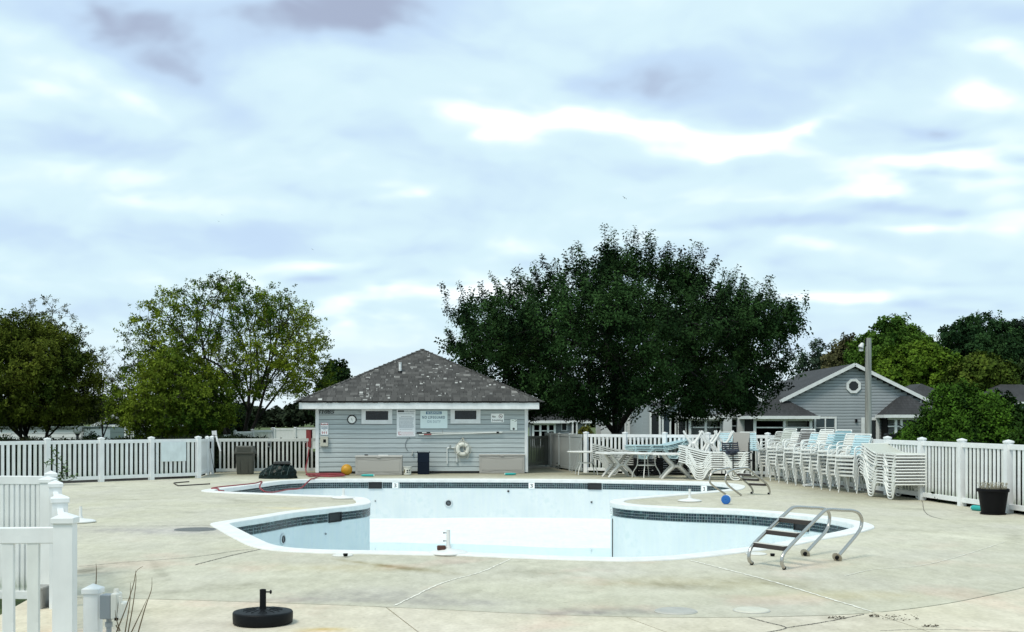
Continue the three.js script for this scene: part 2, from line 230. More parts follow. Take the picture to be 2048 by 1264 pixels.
for (const s of skims) { const o = part('skimmer_opening', merge([box(0.38, 0.012, 0.03, 0, 0.085, 0), box(0.38, 0.012, 0.03, 0, -0.085, 0), box(0.012, 0.17, 0.03, 0.184, 0, 0), box(0.012, 0.17, 0.03, -0.184, 0, 0), box(0.36, 0.16, 0.006, 0, 0, -0.006)]), M([0.008, 0.01, 0.012], 0.6), pool); place(o, s, -0.16, 0.016); }
for (const [x, y, r, d] of [[895, 1006, 0.095, -0.66], [593, 1094, 0.085, -0.42], [1019, 982, 0.035, -0.32], [1185, 1004, 0.03, -0.6], [752, 1005, 0.02, -0.6], [669, 1083, 0.018, -0.45]]) {
  const s = wallAt(x, y, d), big = r > 0.05, o = part(big ? 'pool_light' : 'return_fitting', new THREE.TorusGeometry(r, r * 0.22, 8, 28), M([0.55, 0.6, 0.62], 0.4), pool); place(o, s, d, 0.012);
  const l = part('lens', new THREE.CylinderGeometry(r * 0.8, r * 0.62, 0.02, 24).rotateX(Math.PI / 2), M(big ? [0.09, 0.1, 0.11] : [0.03, 0.03, 0.03], 0.2), o);
  if (big) part('lens_ring', new THREE.TorusGeometry(r * 0.6, r * 0.10, 6, 24).translate(0, 0, 0.012), M([0.015, 0.015, 0.015], 0.4), o);
}
{ const s = wallAt(1226, 1040, -0.33), p = []; for (let i = 0; i <= 14; i++) { const w = onWall(s + side * 0 + Math.sin(i / 14 * 2) * 0.004), y = -0.30 - i * 0.075; p.push(w.p.clone().addScaledVector(w.n, 0.006).setY(y)); } part('wall_joint', sweep(p, 0.012, 5), M([0.01, 0.01, 0.01], 0.8), pool); }

// the concrete deck: slabs with open joints over a dark bed
const lineRight = (D) => V(8.73 - 0.098 * (D - 22.8), 0, -D);           // right fence
const cornerR = V(7.53, 0, -34.6), gateR = V(2.37, 0, -37.6);
const fenceA = [0, 1, 2, 3, 4].map((i) => V(-9.08 - 1.02 * i, 0, -34 + 1.1 * i));    // left fence
const gateL = G(424, 948), gateB = V(-6.0, 0, -38.4);
const deckRing = [V(8.73 + 1.9, 0, -3), V(10.25, 0, -9), lineRight(18).add(V(0.1, 0, 0)), lineRight(22.8).add(V(0.1, 0, 0)), cornerR.clone().add(V(0.14, 0, -0.1)), gateR.clone().add(V(0.0, 0, -0.15)), V(2.3, 0, -44), V(-9.6, 0, -44), gateL.clone().add(V(-0.1, 0, 0)), V(-9.22, 0, -34), V(-13.3, 0, -29.6), V(-13.6, 0, -20), V(-5.45, 0, -13.7), V(-2.97, 0, -7.8), V(-2.7, 0, -3)];
const concreteTex = (() => {
  const S = 34, x0 = -15, z0 = -41; // metres covered
  const stains = []; const r = rngOf(99); for (let i = 0; i < 170; i++) stains.push([rr(-13, 9, r), rr(-36, -8, r), rr(0.15, 1.1, r), rr(0.05, 0.3, r), rr(-1.2, 1.2, r), rr(-0.09, 0.05, r), 0]);
  const mark = (px, py, ra, rb, rot, dl, hue) => { const p = G(px, py); stains.push([p.x, p.z, ra, rb, rot, dl, hue]); };
  mark(790, 1190, 0.75, 0.35, 0, -0.075, -1); mark(640, 1200, 0.6, 0.2, 0, -0.05, -1); mark(920, 1205, 0.5, 0.2, 0, -0.06, -1); mark(1230, 1222, 0.5, 0.22, 0, -0.10, -1); mark(1130, 1226, 0.4, 0.14, 0, -0.06, -1);  // damp grey patches along the joint
  mark(820, 1137, 0.12, 0.75, -0.85, -0.13, 1); mark(712, 1124, 0.08, 0.45, -0.8, -0.09, 1); mark(640, 1260, 0.22, 0.10, 0, -0.06, 3); mark(655, 1258, 0.12, 0.05, 0, -0.08, 3); mark(590, 1017, 0.7, 0.25, 0.4, 0.03, 2); mark(170, 1140, 0.12, 0.3, 0, -0.2, 0); mark(1380, 1165, 1.1, 0.4, 0, -0.03, 1); mark(1700, 1190, 0.8, 0.3, 0, 0.0, 1.2); mark(420, 1060, 1.2, 0.6, 0, -0.05, -1); mark(300, 1060, 1.3, 0.5, 0, -0.04, -1); mark(700, 1135, 0.8, 0.35, 0.1, -0.02, 1.2); mark(1850, 1010, 1.0, 0.7, 0, 0.03, 0);
  const t = tex(2048, 2048, (u, v) => {
    const X = x0 + u * S, Z = z0 + v * S;
    const a = fbm(X * 0.3 + 5, Z * 0.22, 5), b = fbm(X * 1.7 + 40, Z * 1.2 + 9, 6), c = fbm(X * 7, Z * 3.4, 5), w = fbm(X * 0.7 + 70, Z * 0.5 + 12, 4), sp = fbm(X * 18 + 3, Z * 14, 2), gr = fbm(X * 30 + 11, Z * 22, 2);
    let l = 0.772 + a * 0.06 + b * 0.05 + c * 0.065 + gr * 0.06, warm = 0.035 + w * 0.05, red = 0;
    for (const s of stains) { const dx = X - s[0], dz = Z - s[1]; if (Math.abs(dx) > 3 || Math.abs(dz) > 3) continue; const k = Math.cos(s[4]), q = Math.sin(s[4]), d = ((dx * k + dz * q) / s[2]) ** 2 + ((-dx * q + dz * k) / s[3]) ** 2 + c * 0.9 + b * 0.5; if (d < 4) { const e = Math.exp(-Math.max(0, d)); l += s[5] * e; if (s[6] < 0) warm -= 0.05 * e; else if (s[6] > 0) { red += 0.014 * s[6] * e; warm += 0.03 * s[6] * e; } } }
    l -= sstep(0.3, 0.55, b + w * 0.3) * 0.06; l -= sstep(0.45, 0.6, sp) * 0.08;
    const edge = sstep(-33.2, -36.5, Z + a * 1.5) + sstep(5.2, 7.6, X - (Z + 22) * -0.06 + a * 1.2) * sstep(-21, -27, Z); l -= 0.15 * clamp(edge); warm += 0.03 * clamp(edge); // darker, warmer margin along the back and right side
    const pink = sstep(0.1, 0.45, fbm(X * 0.8 + 200, Z * 0.7 + 31, 4)) * sstep(-18, -13, Z);
    return [l + 0.022 + red + pink * 0.026, l + 0.004 + warm * 0.04 - pink * 0.008, l - 0.042 - warm * 0.5 - pink * 0.006 - red];
  });
  t.repeat.set(1 / S, 1 / S); t.offset.set(-x0 / S, -z0 / S); return t;
})();
const concrete = M([0.84, 0.84, 0.82], 0.9, { map: concreteTex, bumpMap: grit, bumpScale: 0.006 });
const concretePale = M([1.0, 0.955, 0.925], 0.9, { map: concreteTex, bumpMap: grit, bumpScale: 0.003 });
const deck = new THREE.Group(); deck.name = 'pool_deck'; deck.userData.kind = 'structure'; scene.add(deck);
{ // joints are strips cut out of the slab outlines
  const P2 = (p) => new THREE.Vector2(p.x, -p.z);
  const arc = [[-420, 1180], [150, 1195.5], [300, 1198], [500, 1204], [700, 1211], [860, 1218], [1000, 1225], [1120, 1230], [1250, 1233.5], [1400, 1235], [1540, 1233.5], [1700, 1228.5], [1800, 1220], [1900, 1206], [1980, 1190], [2048, 1175], [2200, 1133], [2420, 1085]].map(([x, y]) => G(x, y));
  const arcC = smooth(arc, 60), back = arcC.map((p) => p.clone().add(V(0, 0, -0.012)));
  const far = deckRing.slice(2, 13);
  const s = new THREE.Shape([...back.filter((p) => p.x > -4.6 && p.x < 9.4).map(P2), ...far.map(P2)]);
  s.holes.push(new THREE.Path(outer.map(P2)));
  part('slab', extr(s, 0, 0.14), concrete, deck);
  // the paler outer ring, cut by straight joints
  const cuts = [[[774, 1213.5], [842, 1266]], [[1252, 1233.5], [1345, 1268]], [[1497, 1234.6], [1572, 1256]], [[1742, 1224.8], [1870, 1268]]];
  const near = arcC.map((p) => p.clone().add(V(0, 0, 0.012)));
  const xs = [-4.5, ...[0, 1, 3].map((i) => G(...cuts[i][0]).x), 10.4];
  const bottomX = [-3.4, ...[0, 1, 3].map((i) => { const a = G(...cuts[i][0]), b = G(...cuts[i][1]), t = (-3 - a.z) / (b.z - a.z); return a.x + (b.x - a.x) * t; }), 10.4];
  for (let i = 0; i < 4; i++) {
    const top = near.filter((p) => p.x > xs[i] + 0.02 && p.x < xs[i + 1] - 0.02), zAt = (x) => { let k = near.findIndex((p) => p.x > x); if (k < 1) k = 1; return near[k].z; };
    const poly = [V(xs[i] + 0.006, 0, zAt(xs[i]) + 0.0), ...top, V(xs[i + 1] - 0.006, 0, zAt(xs[i + 1])), V(bottomX[i + 1] - 0.006, 0, -3), V(bottomX[i] + 0.006, 0, -3)];
    part('slab', extr(new THREE.Shape(poly.map(P2)), 0, 0.14), concretePale, deck);
  }
  const bed = new THREE.Shape(deckRing.map(P2)); bed.holes.push(new THREE.Path(offsetRing(outer, 0.12).map(P2)));
  part('joint_bed', flatXZ(new THREE.ShapeGeometry(bed)).translate(0, -0.03, 0), M([0.05, 0.045, 0.04], 1), deck);
  // filled cracks and score lines, sheets a few millimetres above the slab
  const ribbon = (pts, w, y, seed) => { const r = rngOf(seed), c = smooth(pts.map(([x, yy]) => G(x, yy)), 90), pos = [], idx = []; c.forEach((p, i) => { const a = c[Math.max(0, i - 1)], b = c[Math.min(c.length - 1, i + 1)], tx = b.x - a.x, tz = b.z - a.z, l = Math.hypot(tx, tz) || 1, k = w * (0.55 + r() * 0.9), j = (r() - 0.5) * w * 1.2; pos.push(p.x - tz / l * (k + j), y, p.z + tx / l * (k + j), p.x + tz / l * (k - j), y, p.z - tx / l * (k - j)); if (i) { const q = i * 2 - 2; idx.push(q, q + 2, q + 1, q + 1, q + 2, q + 3); } }); const g = new THREE.BufferGeometry(); g.setAttribute('position', new THREE.Float32BufferAttribute(pos, 3)); g.setIndex(idx); g.computeVertexNormals(); return boxUV(g); };
  const pale = M([0.74, 0.72, 0.64], 0.9, { side: THREE.DoubleSide }), darkl = M([0.10, 0.09, 0.08], 1, { side: THREE.DoubleSide });
  part('filled_crack', ribbon([[788, 1212], [830, 1192], [870, 1172], [905, 1160], [960, 1145], [1000, 1128], [1022, 1118]], 0.010, 0.004, 1), pale, deck);
  part('filled_crack', ribbon([[1380, 1121], [1440, 1136], [1540, 1162], [1640, 1192], [1745, 1224]], 0.013, 0.004, 2), pale, deck);
  part('filled_crack', ribbon([[1690, 1152], [1750, 1139], [1830, 1133], [1900, 1118], [2010, 1084]], 0.006, 0.004, 3), pale, deck);
  part('hairline_crack', ribbon([[158, 1133], [260, 1124], [380, 1115], [480, 1101], [508, 1098]], 0.006, 0.004, 4), darkl, deck);
  part('hairline_crack', ribbon([[160, 1053], [300, 1052], [425, 1051]], 0.008, 0.004, 5), darkl, deck);
  part('hairline_crack', ribbon([[150, 1020], [280, 1013], [500, 1006], [690, 1003]], 0.006, 0.004, 6), darkl, deck);
  part('hairline_crack', ribbon([[1840, 998], [1900, 1040], [2040, 1043]], 0.006, 0.004, 7), darkl, deck);
  part('hairline_crack', ribbon([[390, 1130], [460, 1112], [520, 1099]], 0.009, 0.004, 8), darkl, deck);
  part('hairline_crack', ribbon([[1572, 1256], [1640, 1246], [1728, 1229]], 0.006, 0.004, 9), darkl, deck);
  part('hairline_crack', ribbon([[1497, 1235], [1530, 1244], [1572, 1256], [1530, 1266]], 0.006, 0.004, 10), darkl, deck);
  part('hairline_crack', ribbon([[1760, 1262], [1850, 1259], [2048, 1264]], 0.004, 0.004, 11), darkl, deck);
}
{ // lawn: one sheet to the horizon with the deck cut out
  const s = new THREE.Shape([[-900, 40], [900, 40], [900, -1500], [-900, -1500]].map(([x, z]) => new THREE.Vector2(x, -z)));
  s.holes.push(new THREE.Path(deckRing.map((p) => new THREE.Vector2(p.x * 1 + 0, -p.z))));
  const grassTex = tex(1024, 1024, (u, v) => { const n = fbm(u * 8, v * 8, 5, 8), m = fbm(u * 60, v * 60, 3, 60); return [0.30 + n * 0.10 + m * 0.10, 0.36 + n * 0.09 + m * 0.11, 0.17 + n * 0.05 + m * 0.06]; }, { repeat: 0.2 });
  struct('lawn', flatXZ(new THREE.ShapeGeometry(s)).translate(0, -0.12, 0), M([0.9, 0.9, 0.9], 1, { map: grassTex, bumpMap: grit, bumpScale: 0.03 }));
}

{ // near black ground sheets just outside the fences
  const soil = M([0.018, 0.015, 0.012], 1, { bumpMap: grit, bumpScale: 0.03 }), bed = (name, pts) => struct(name, flatXZ(new THREE.ShapeGeometry(new THREE.Shape(pts.map((p) => new THREE.Vector2(p.x, -p.z))))).translate(0, -0.1, 0), soil);
  bed('dark_ground', [V(10.5, 0, -9), lineRight(18).add(V(0.15, 0, 0)), lineRight(22.8).add(V(0.15, 0, 0)), cornerR.clone().add(V(0.2, 0, -0.12)), gateR.clone().add(V(0.05, 0, -0.25)), V(2.6, 0, -41), V(8.6, 0, -40), V(11, 0, -26), V(12, 0, -9)]);
  bed('dark_ground', [V(-9.3, 0, -34.1), V(-14.4, 0, -28.6), V(-16.6, 0, -30.5), V(-10.6, 0, -38.5)]);
}
// ------------------------------------------------------------------ siding, windows, the pool house
const sidingTex = tex(512, 512, (u, v) => { const n = fbm(u * 3, v * 12, 5, 3), m = fbm(u * 8, v * 80, 3, 8); return 0.93 + n * 0.09 + m * 0.05; }, { rx: 0.4, ry: 1.1 });
const sidingMats = [[0.50, 0.56, 0.575], [0.52, 0.58, 0.595], [0.48, 0.54, 0.555]].map((c) => M(c, 0.7, { map: sidingTex }));
const farSiding = [[0.37, 0.41, 0.44], [0.385, 0.425, 0.455]].map((c) => M(c, 0.8, { map: sidingTex }));
const boardCache = new Map();
function boardGeo(len, h) { const k = len.toFixed(2) + '_' + h; if (!boardCache.has(k)) { const g = new THREE.BoxGeometry(len, h, 0.014); g.rotateX(-0.075); boardCache.set(k, boxUV(g)); } return boardCache.get(k); }
// boards centred on x = cx in the plane z = z0 facing +z, from y0 up to y0 + h, then under a gable of the given rise and half width
function siding(parent, cx, z0, y0, w, h, expo, mats, gable = 0, skip) {
  const n = Math.ceil((h + gable) / expo - 0.05);
  for (let i = 0; i < n; i++) {
    const y = y0 + (i + 0.5) * expo, top = y + expo / 2; let len = w; if (gable && top > y0 + h) len = w * (1 - (top - y0 - h) / gable); if (len < 0.15) continue;
    const bh = Math.min(expo + 0.012, y0 + h + gable - y + expo / 2);
    part('siding_board', boardGeo(len, +(expo - expo * (mats === farSiding ? 0.15 : 0.09)).toFixed(3)), mats[(i * 7 + (i % 3)) % mats.length], parent, V(cx, y, z0 + 0.008));  // gaps between boards bare the dark backing, drawing lap shadow lines
  }
}
function windowUnit(parent, cx, cy, z, w, h, { fw = 0.1, mull = 0, bars = 0, proud = 0.05, name = 'window', label, glass = glassDark } = {}) {
  const list = [box(w, fw, proud, 0, h / 2 - fw / 2, 0), box(w, fw, proud, 0, -h / 2 + fw / 2, 0), box(fw, h - 2 * fw, proud, -w / 2 + fw / 2, 0, 0), box(fw, h - 2 * fw, proud, w / 2 - fw / 2, 0, 0)];
  for (let i = 1; i <= mull; i++) list.push(box(fw * 0.6, h - 2 * fw, proud * 0.8, -w / 2 + w * i / (mull + 1), 0, 0));
  for (let i = 1; i <= bars; i++) list.push(box(w - 2 * fw, fw * 0.35, proud * 0.6, 0, -h / 2 + h * i / (bars + 1), 0));
  const o = part(name, merge(list), trimWhite, parent, V(cx, cy, z + proud / 2)); if (label) o.userData.label = label;
  for (let i = 0; i <= mull; i++) { const pw = (w - 2 * fw) / (mull + 1); part('pane', box(pw - (mull ? fw * 0.6 : 0), h - 2 * fw, 0.008, 0, 0, 0), glass, o, V(-w / 2 + fw + pw * (i + 0.5), 0, -proud / 2 + 0.012)); }
  return o;
}
const HT = 0.055, houseP = G(632, 947.6); // front left corner of the pool house; local x along the front, z towards the camera
const house = thing('pool_house', 'small grey sided pool house with weathered hip roof behind the pool', 'building', houseP, HT);
const hInv = () => { house.updateMatrixWorld(true); return house.matrixWorld.clone().invert(); };
const HI = hInv(), HN = V(Math.sin(HT), 0, Math.cos(HT));
const onFront = (px, py, off = 0) => onPlane(px, py, houseP.clone().addScaledVector(HN, off), HN).applyMatrix4(HI);
const HW = onFront(1055, 943).x, EV = onFront(800, 818, 0.42).y, ET = onFront(800, 805, 0.42).y;
{
  const wallH = EV + 0.12, dep = HW * 0.98;
  part('wall', box(HW - 0.02, wallH - 0.1, dep, HW / 2, (wallH - 0.1) / 2 + 0.1, -dep / 2 - 0.012), M([0.06, 0.07, 0.075], 0.8), house);  // dark colour shows through the board gaps as painted shadow lines
  part('foundation', box(HW - 0.08, 0.16, dep - 0.08, HW / 2, 0.02, -dep / 2 - 0.03), M([0.10, 0.10, 0.10], 0.9), house);
  siding(house, HW / 2, 0, 0.07, HW - 0.17, EV - 0.07, 0.1475, sidingMats);
  for (const x of [0.045, HW - 0.045]) part('corner_board', box(0.09, EV - 0.04, 0.05, x, EV / 2 + 0.02, 0.012), trimWhite, house);
  for (const x of [-0.006, HW + 0.006]) part('corner_board', box(0.03, EV - 0.04, 0.09, x, EV / 2 + 0.02, -0.06), trimWhite, house);
  const ov = 0.42, ex0 = onFront(598, 811, ov).x, ex1 = onFront(1078.5, 811, ov).x, ew = ex1 - ex0, cx = (ex0 + ex1) / 2, zc = ov - ew / 2, fh = ET - EV;
  part('fascia', box(ew, fh, 0.03, cx, EV + fh / 2, ov - 0.015), trimWhite, house);
  part('fascia', box(ew, fh, 0.03, cx, EV + fh / 2, ov - ew + 0.015), trimWhite, house);
  for (const s of [-1, 1]) part('fascia', box(0.03, fh, ew - 0.06, cx + s * (ew / 2 - 0.015), EV + fh / 2, zc), trimWhite, house);
  part('soffit', box(ew - 0.06, 0.015, ew - 0.06, cx, EV + 0.03, zc), M([0.6, 0.62, 0.63], 0.7), house);
  // pyramid roof: deck, then shingles course by course
  const apexY = at(838, 698, -houseP.z - 0.42 + ew / 2 - 0.2).y, half = ew / 2 + 0.03, y0 = ET + 0.005, rise = apexY - y0 - 0.05;
  const corners = [V(cx - half, y0, zc + half), V(cx + half, y0, zc + half), V(cx + half, y0, zc - half), V(cx - half, y0, zc - half)], apex = V(cx, y0 + rise, zc);
  const rp = []; for (let i = 0; i < 4; i++) { const a = corners[i], b = corners[(i + 1) % 4]; rp.push(...a.toArray(), ...b.toArray(), ...apex.toArray()); } rp.push(...corners[0].toArray(), ...corners[2].toArray(), ...corners[1].toArray(), ...corners[0].toArray(), ...corners[3].toArray(), ...corners[2].toArray());
  const rg = new THREE.BufferGeometry(); rg.setAttribute('position', new THREE.Float32BufferAttribute(rp, 3)); rg.computeVertexNormals(); boxUV(rg);
  const roof = part('roof', rg, M([0.03, 0.028, 0.027], 0.9), house);
  const r = rngOf(31), list = [], expo = 0.165, sl = Math.hypot(half, rise), courses = Math.floor(sl / expo), ang = Math.atan2(rise, half);
  const shade = () => { const q = r(); const v = q < 0.75 ? rr(0.035, 0.07, r) : q < 0.985 ? rr(0.06, 0.10, r) : rr(0.13, 0.2, r); return [v * 1.03, v, v * 0.96]; };
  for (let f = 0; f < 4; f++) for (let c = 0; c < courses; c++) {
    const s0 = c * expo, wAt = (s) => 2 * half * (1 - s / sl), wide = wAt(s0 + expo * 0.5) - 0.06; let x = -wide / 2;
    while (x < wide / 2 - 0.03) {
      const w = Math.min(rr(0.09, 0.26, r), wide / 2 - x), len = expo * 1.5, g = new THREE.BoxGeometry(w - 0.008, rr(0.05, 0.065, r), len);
      const col = shade(), n = g.attributes.position.count, ca = new Float32Array(n * 3), N = g.attributes.normal; for (let i = 0; i < n; i++) ca.set(N.getY(i) > 0.5 ? col : [0.012, 0.011, 0.01], i * 3); g.setAttribute('color', new THREE.BufferAttribute(ca, 3));  // sides and butts coloured near black, putting course shadow lines into the roof
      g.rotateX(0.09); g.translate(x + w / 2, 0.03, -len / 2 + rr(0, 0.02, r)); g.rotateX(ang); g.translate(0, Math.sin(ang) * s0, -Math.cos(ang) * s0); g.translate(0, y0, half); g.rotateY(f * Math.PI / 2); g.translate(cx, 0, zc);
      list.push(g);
      if (f === 0 && r() < 0.6 * sstep(-0.15, 0.4, noise(x * 1.3 + c, c * 0.9) + rr(-0.35, 0.35, r))) { // lichen and bleached splinters
        const q = new THREE.BoxGeometry(Math.min(w * 0.8, r() < 0.5 ? rr(0.01, 0.03, r) : rr(0.04, 0.14, r)), 0.006, rr(0.02, 0.12, r)); const v = rr(0.14, 0.5, r); paint(q, [v, v, v * 0.97]); q.rotateX(0.09); q.translate(x + w / 2 + rr(-0.4, 0.4, r) * w * 0.5, 0.067, -rr(0.01, 0.1, r)); q.rotateX(ang); q.translate(0, y0 + Math.sin(ang) * s0, half - Math.cos(ang) * s0); q.translate(cx, 0, zc); list.push(q);
      }
      x += w;
    }
  }
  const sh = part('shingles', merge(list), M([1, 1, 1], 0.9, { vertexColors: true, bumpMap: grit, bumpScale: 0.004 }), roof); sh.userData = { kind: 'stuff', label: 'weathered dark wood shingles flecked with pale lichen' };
  const caps = []; for (const c of corners) { const L = c.distanceTo(apex), n = Math.floor(L / 0.2); for (let i = 0; i <= n; i++) { const p = c.clone().lerp(apex, i / n * 0.975), g = rbox(0.16, 0.022, 0.26, 0.006); paint(g, shade().map((v) => Math.min(v, 0.2) * 1.1)); const d = apex.clone().sub(c).normalize(), yaw = Math.atan2(d.x, d.z), pit = -Math.asin(d.y); g.rotateX(pit + 0.05); g.rotateY(yaw); g.translate(p.x, p.y + 0.055, p.z); caps.push(g); } }
  part('hip_caps', merge(caps), M([1, 1, 1], 0.9, { vertexColors: true }), roof).userData.kind = 'stuff';
  { // vent pipe through the front slope
    const k = 0.52, p = V(onFront(800, 750, -1.4).x, y0 + rise * 0.53, zc + half * (1 - 0.53));
    part('vent_pipe', merge([cyl(0.045, 0.045, 0.34, 0, 0.2, 0, 14), cyl(0.052, 0.052, 0.03, 0, 0.36, 0, 14)]), trimWhite, house, p);
    part('vent_boot', lathe([[0.12, 0], [0.10, 0.03], [0.055, 0.10], [0.05, 0.1]], 16), blackPlastic, house, p);
  }
  for (const [x0, x1, yA, yB, gx0, gx1, gy0, gy1] of [[723, 784.5, 818, 848, 731.5, 776.5, 822, 840], [901, 961, 818, 847, 909.5, 952.8, 821, 838.5]]) {
    const a = onFront(x0, yB, 0.03), b = onFront(x1, yA, 0.03), c = onFront(gx0, gy1, 0.03), d = onFront(gx1, gy0, 0.03), by = Math.min(b.y, EV - 0.005);
    const w = part('window', merge([box(b.x - a.x, c.y - a.y, 0.05, (a.x + b.x) / 2, (a.y + c.y) / 2, 0), box(b.x - a.x, by - d.y, 0.05, (a.x + b.x) / 2, (by + d.y) / 2, 0), box(c.x - a.x, d.y - c.y, 0.05, (a.x + c.x) / 2, (c.y + d.y) / 2, 0), box(b.x - d.x, d.y - c.y, 0.05, (b.x + d.x) / 2, (c.y + d.y) / 2, 0)]), trimWhite, house, V(0, 0, 0.035));
    part('pane', box(d.x - c.x, d.y - c.y, 0.008, (c.x + d.x) / 2, (c.y + d.y) / 2, -0.01), glassDark, w);
  }
}
// a thing on the front of the house: its own group, turned like the wall
const wallThing = (name, label, category, px, py, off = 0.03) => thing(name, label, category, house.localToWorld(onFront(px, py, off).setZ(off)), HT);
const span = (x0, y0, x1, y1, off = 0.03) => { const a = onFront(x0, y1, off), b = onFront(x1, y0, off); return [b.x - a.x, b.y - a.y]; };
function signThing(name, label, x0, y0, x1, y1, draw, tw = 512, off = 0.034) {
  const [w, h] = span(x0, y0, x1, y1, off), t = wallThing(name, label, 'sign', (x0 + x1) / 2, (y0 + y1) / 2, off), th = Math.round(tw * h / w);
  const face = M([1, 1, 1], 0.45, { map: canvasTex(tw, th, draw) }), edge = trimWhite, m = new THREE.Mesh(new THREE.BoxGeometry(w, h, 0.008), [edge, edge, edge, edge, face, edge]); m.name = 'panel'; m.castShadow = true; t.add(m);
  const sc = []; for (const [i, j] of [[-1, -1], [1, -1], [-1, 1], [1, 1]]) sc.push(cyl(0.006, 0.006, 0.006, 0, 0, 0, 8).rotateX(Math.PI / 2).translate(i * (w / 2 - 0.02), j * (h / 2 - 0.02), 0.006)); part('screws', merge(sc), steel, t);
  return t;
}
// ------------------------------------------------------------------ vinyl picket fences
const geoCache = new Map(), footDirt = tex(128, 512, (u, v) => { const k = v >= 0.5 ? sstep(0.70, 0.5, v) : 0, n = clamp(0.5 + fbm(u * 6, v * 9, 4, 6) * 1.2), d = k * n * 0.30, s = 0.96 + fbm(u * 4, v * 6 + 3, 4, 4) * 0.05; return [s - d, s - d * 0.88, s - d * 1.12]; }, { rx: 3, ry: 1 }), vinylTints = [[0.87, 0.89, 0.90], [0.83, 0.85, 0.85], [0.79, 0.81, 0.79]].map((c) => M(c, 0.45, { map: footDirt }));
const cached = (key, make) => { if (!geoCache.has(key)) geoCache.set(key, make()); return geoCache.get(key); };
function postGeo(w, h, capStyle) { return cached('post' + w + h + capStyle, () => merge([box(w, h - 0.05, w, 0, (h - 0.05) / 2, 0), rbox(w + 0.022, 0.035, w + 0.022, 0.005, 0, h - 0.045, 0), new THREE.ConeGeometry((w + 0.016) * 0.7071, capStyle === 'peak' ? 0.03 : 0.028, 4).rotateY(Math.PI / 4).translate(0, h - 0.028 + (capStyle === 'peak' ? 0.015 : 0.014), 0)])); }
function picketFence(name, label, posts, { h = 1.23, rail = 0.095, pitch = 0.15, pw = 0.075, pd = 0.035, post = 0.125, cap = 0.085, gap = 0.07, mat = vinyl, group, skipPosts = [], solid = false, capStyle, category = 'fence', railD = 0.05 } = {}) {
  const o = thing(name, label, category, posts[0].clone(), 0, group), q = posts.map((p) => p.clone().sub(posts[0]));
  q.forEach((p, i) => { if (!skipPosts.includes(i)) part('post', postGeo(post, h + cap, capStyle), mat, o, p, Math.atan2(-(q[Math.min(i + 1, q.length - 1)].z - q[Math.max(0, i - 1)].z), q[Math.min(i + 1, q.length - 1)].x - q[Math.max(0, i - 1)].x)); });
  for (let i = 0; i < q.length - 1; i++) {
    const a = q[i], b = q[i + 1], L = a.distanceTo(b), yaw = Math.atan2(-(b.z - a.z), b.x - a.x), mid = a.clone().lerp(b, 0.5), len = +(L - (post - 0.03)).toFixed(2);
    const railG = cached('rail' + len + rail + railD, () => boxUV(rbox(len, rail, railD, 0.006))); const dy = a.y * 0 + (b.y - a.y) / 2;
    part('rail', railG, mat, o, mid.clone().add(V(0, h - rail / 2, 0)), yaw);
    part('rail', railG, mat, o, mid.clone().add(V(0, gap + rail / 2, 0)), yaw);
    const ph = +(h - gap - 2 * rail + 0.01).toFixed(3);
    if (solid) { const n = Math.round(len / 0.15), pg = cached('panelboard' + ph + len, () => boxUV(rbox(len / n - 0.004, ph, 0.024, 0.003))); for (let k = 0; k < n; k++) part('panel_board', pg, mat, o, a.clone().lerp(b, 0.5).add(V(Math.cos(yaw) * (k + 0.5 - n / 2) * len / n, gap + rail + ph / 2 - 0.005, -Math.sin(yaw) * (k + 0.5 - n / 2) * len / n)), yaw); continue; }
    const n = Math.max(1, Math.round(len / pitch) - 1), pg = cached('picket' + ph + pw + pd, () => boxUV(rbox(pw, ph, pd, 0.004)));
    for (let k = 1; k <= n; k++) { const s = -len / 2 + len * k / (n + 1); const pk = part('picket', pg, mat === vinyl ? vinylTints[Math.floor(R0() * 3)] : mat, o, mid.clone().add(V(Math.cos(yaw) * s, gap + rail + ph / 2 - 0.005, -Math.sin(yaw) * s)), yaw + rr(-0.03, 0.03)); pk.rotation.z = rr(-0.005, 0.005); }
  }
  return o;
}
// left far side
picketFence('picket_fence', 'white picket fence at the far left holding a blank white sign', [...fenceA].concat([V(-14.18, 0, -28.5)]).slice(0, 6), { h: 1.135, pitch: 0.148 });
{
  const d = V(1.02, 0, -1.1).normalize(), nrm = V(1.1, 0, 1.02).normalize(), a = fenceA[0].clone().lerp(fenceA[1], 0.0);
  const c = onPlane(347.5, 903.5, fenceA[0].clone().addScaledVector(nrm, 0.05), nrm), l = onPlane(322.6, 903, fenceA[0].clone().addScaledVector(nrm, 0.05), nrm), r = onPlane(372.4, 903, fenceA[0].clone().addScaledVector(nrm, 0.05), nrm), t = onPlane(347, 884, fenceA[0].clone().addScaledVector(nrm, 0.05), nrm), b = onPlane(347, 922.5, fenceA[0].clone().addScaledVector(nrm, 0.05), nrm);
  const s = thing('blank_sign', 'blank white sign board hung on the far left picket fence', 'sign', c, Math.atan2(nrm.x, nrm.z)); part('panel', boxUV(rbox(l.distanceTo(r), t.y - b.y, 0.012, 0.004)), M([0.76, 0.84, 0.86], 0.4, { map: grime }), s);
}
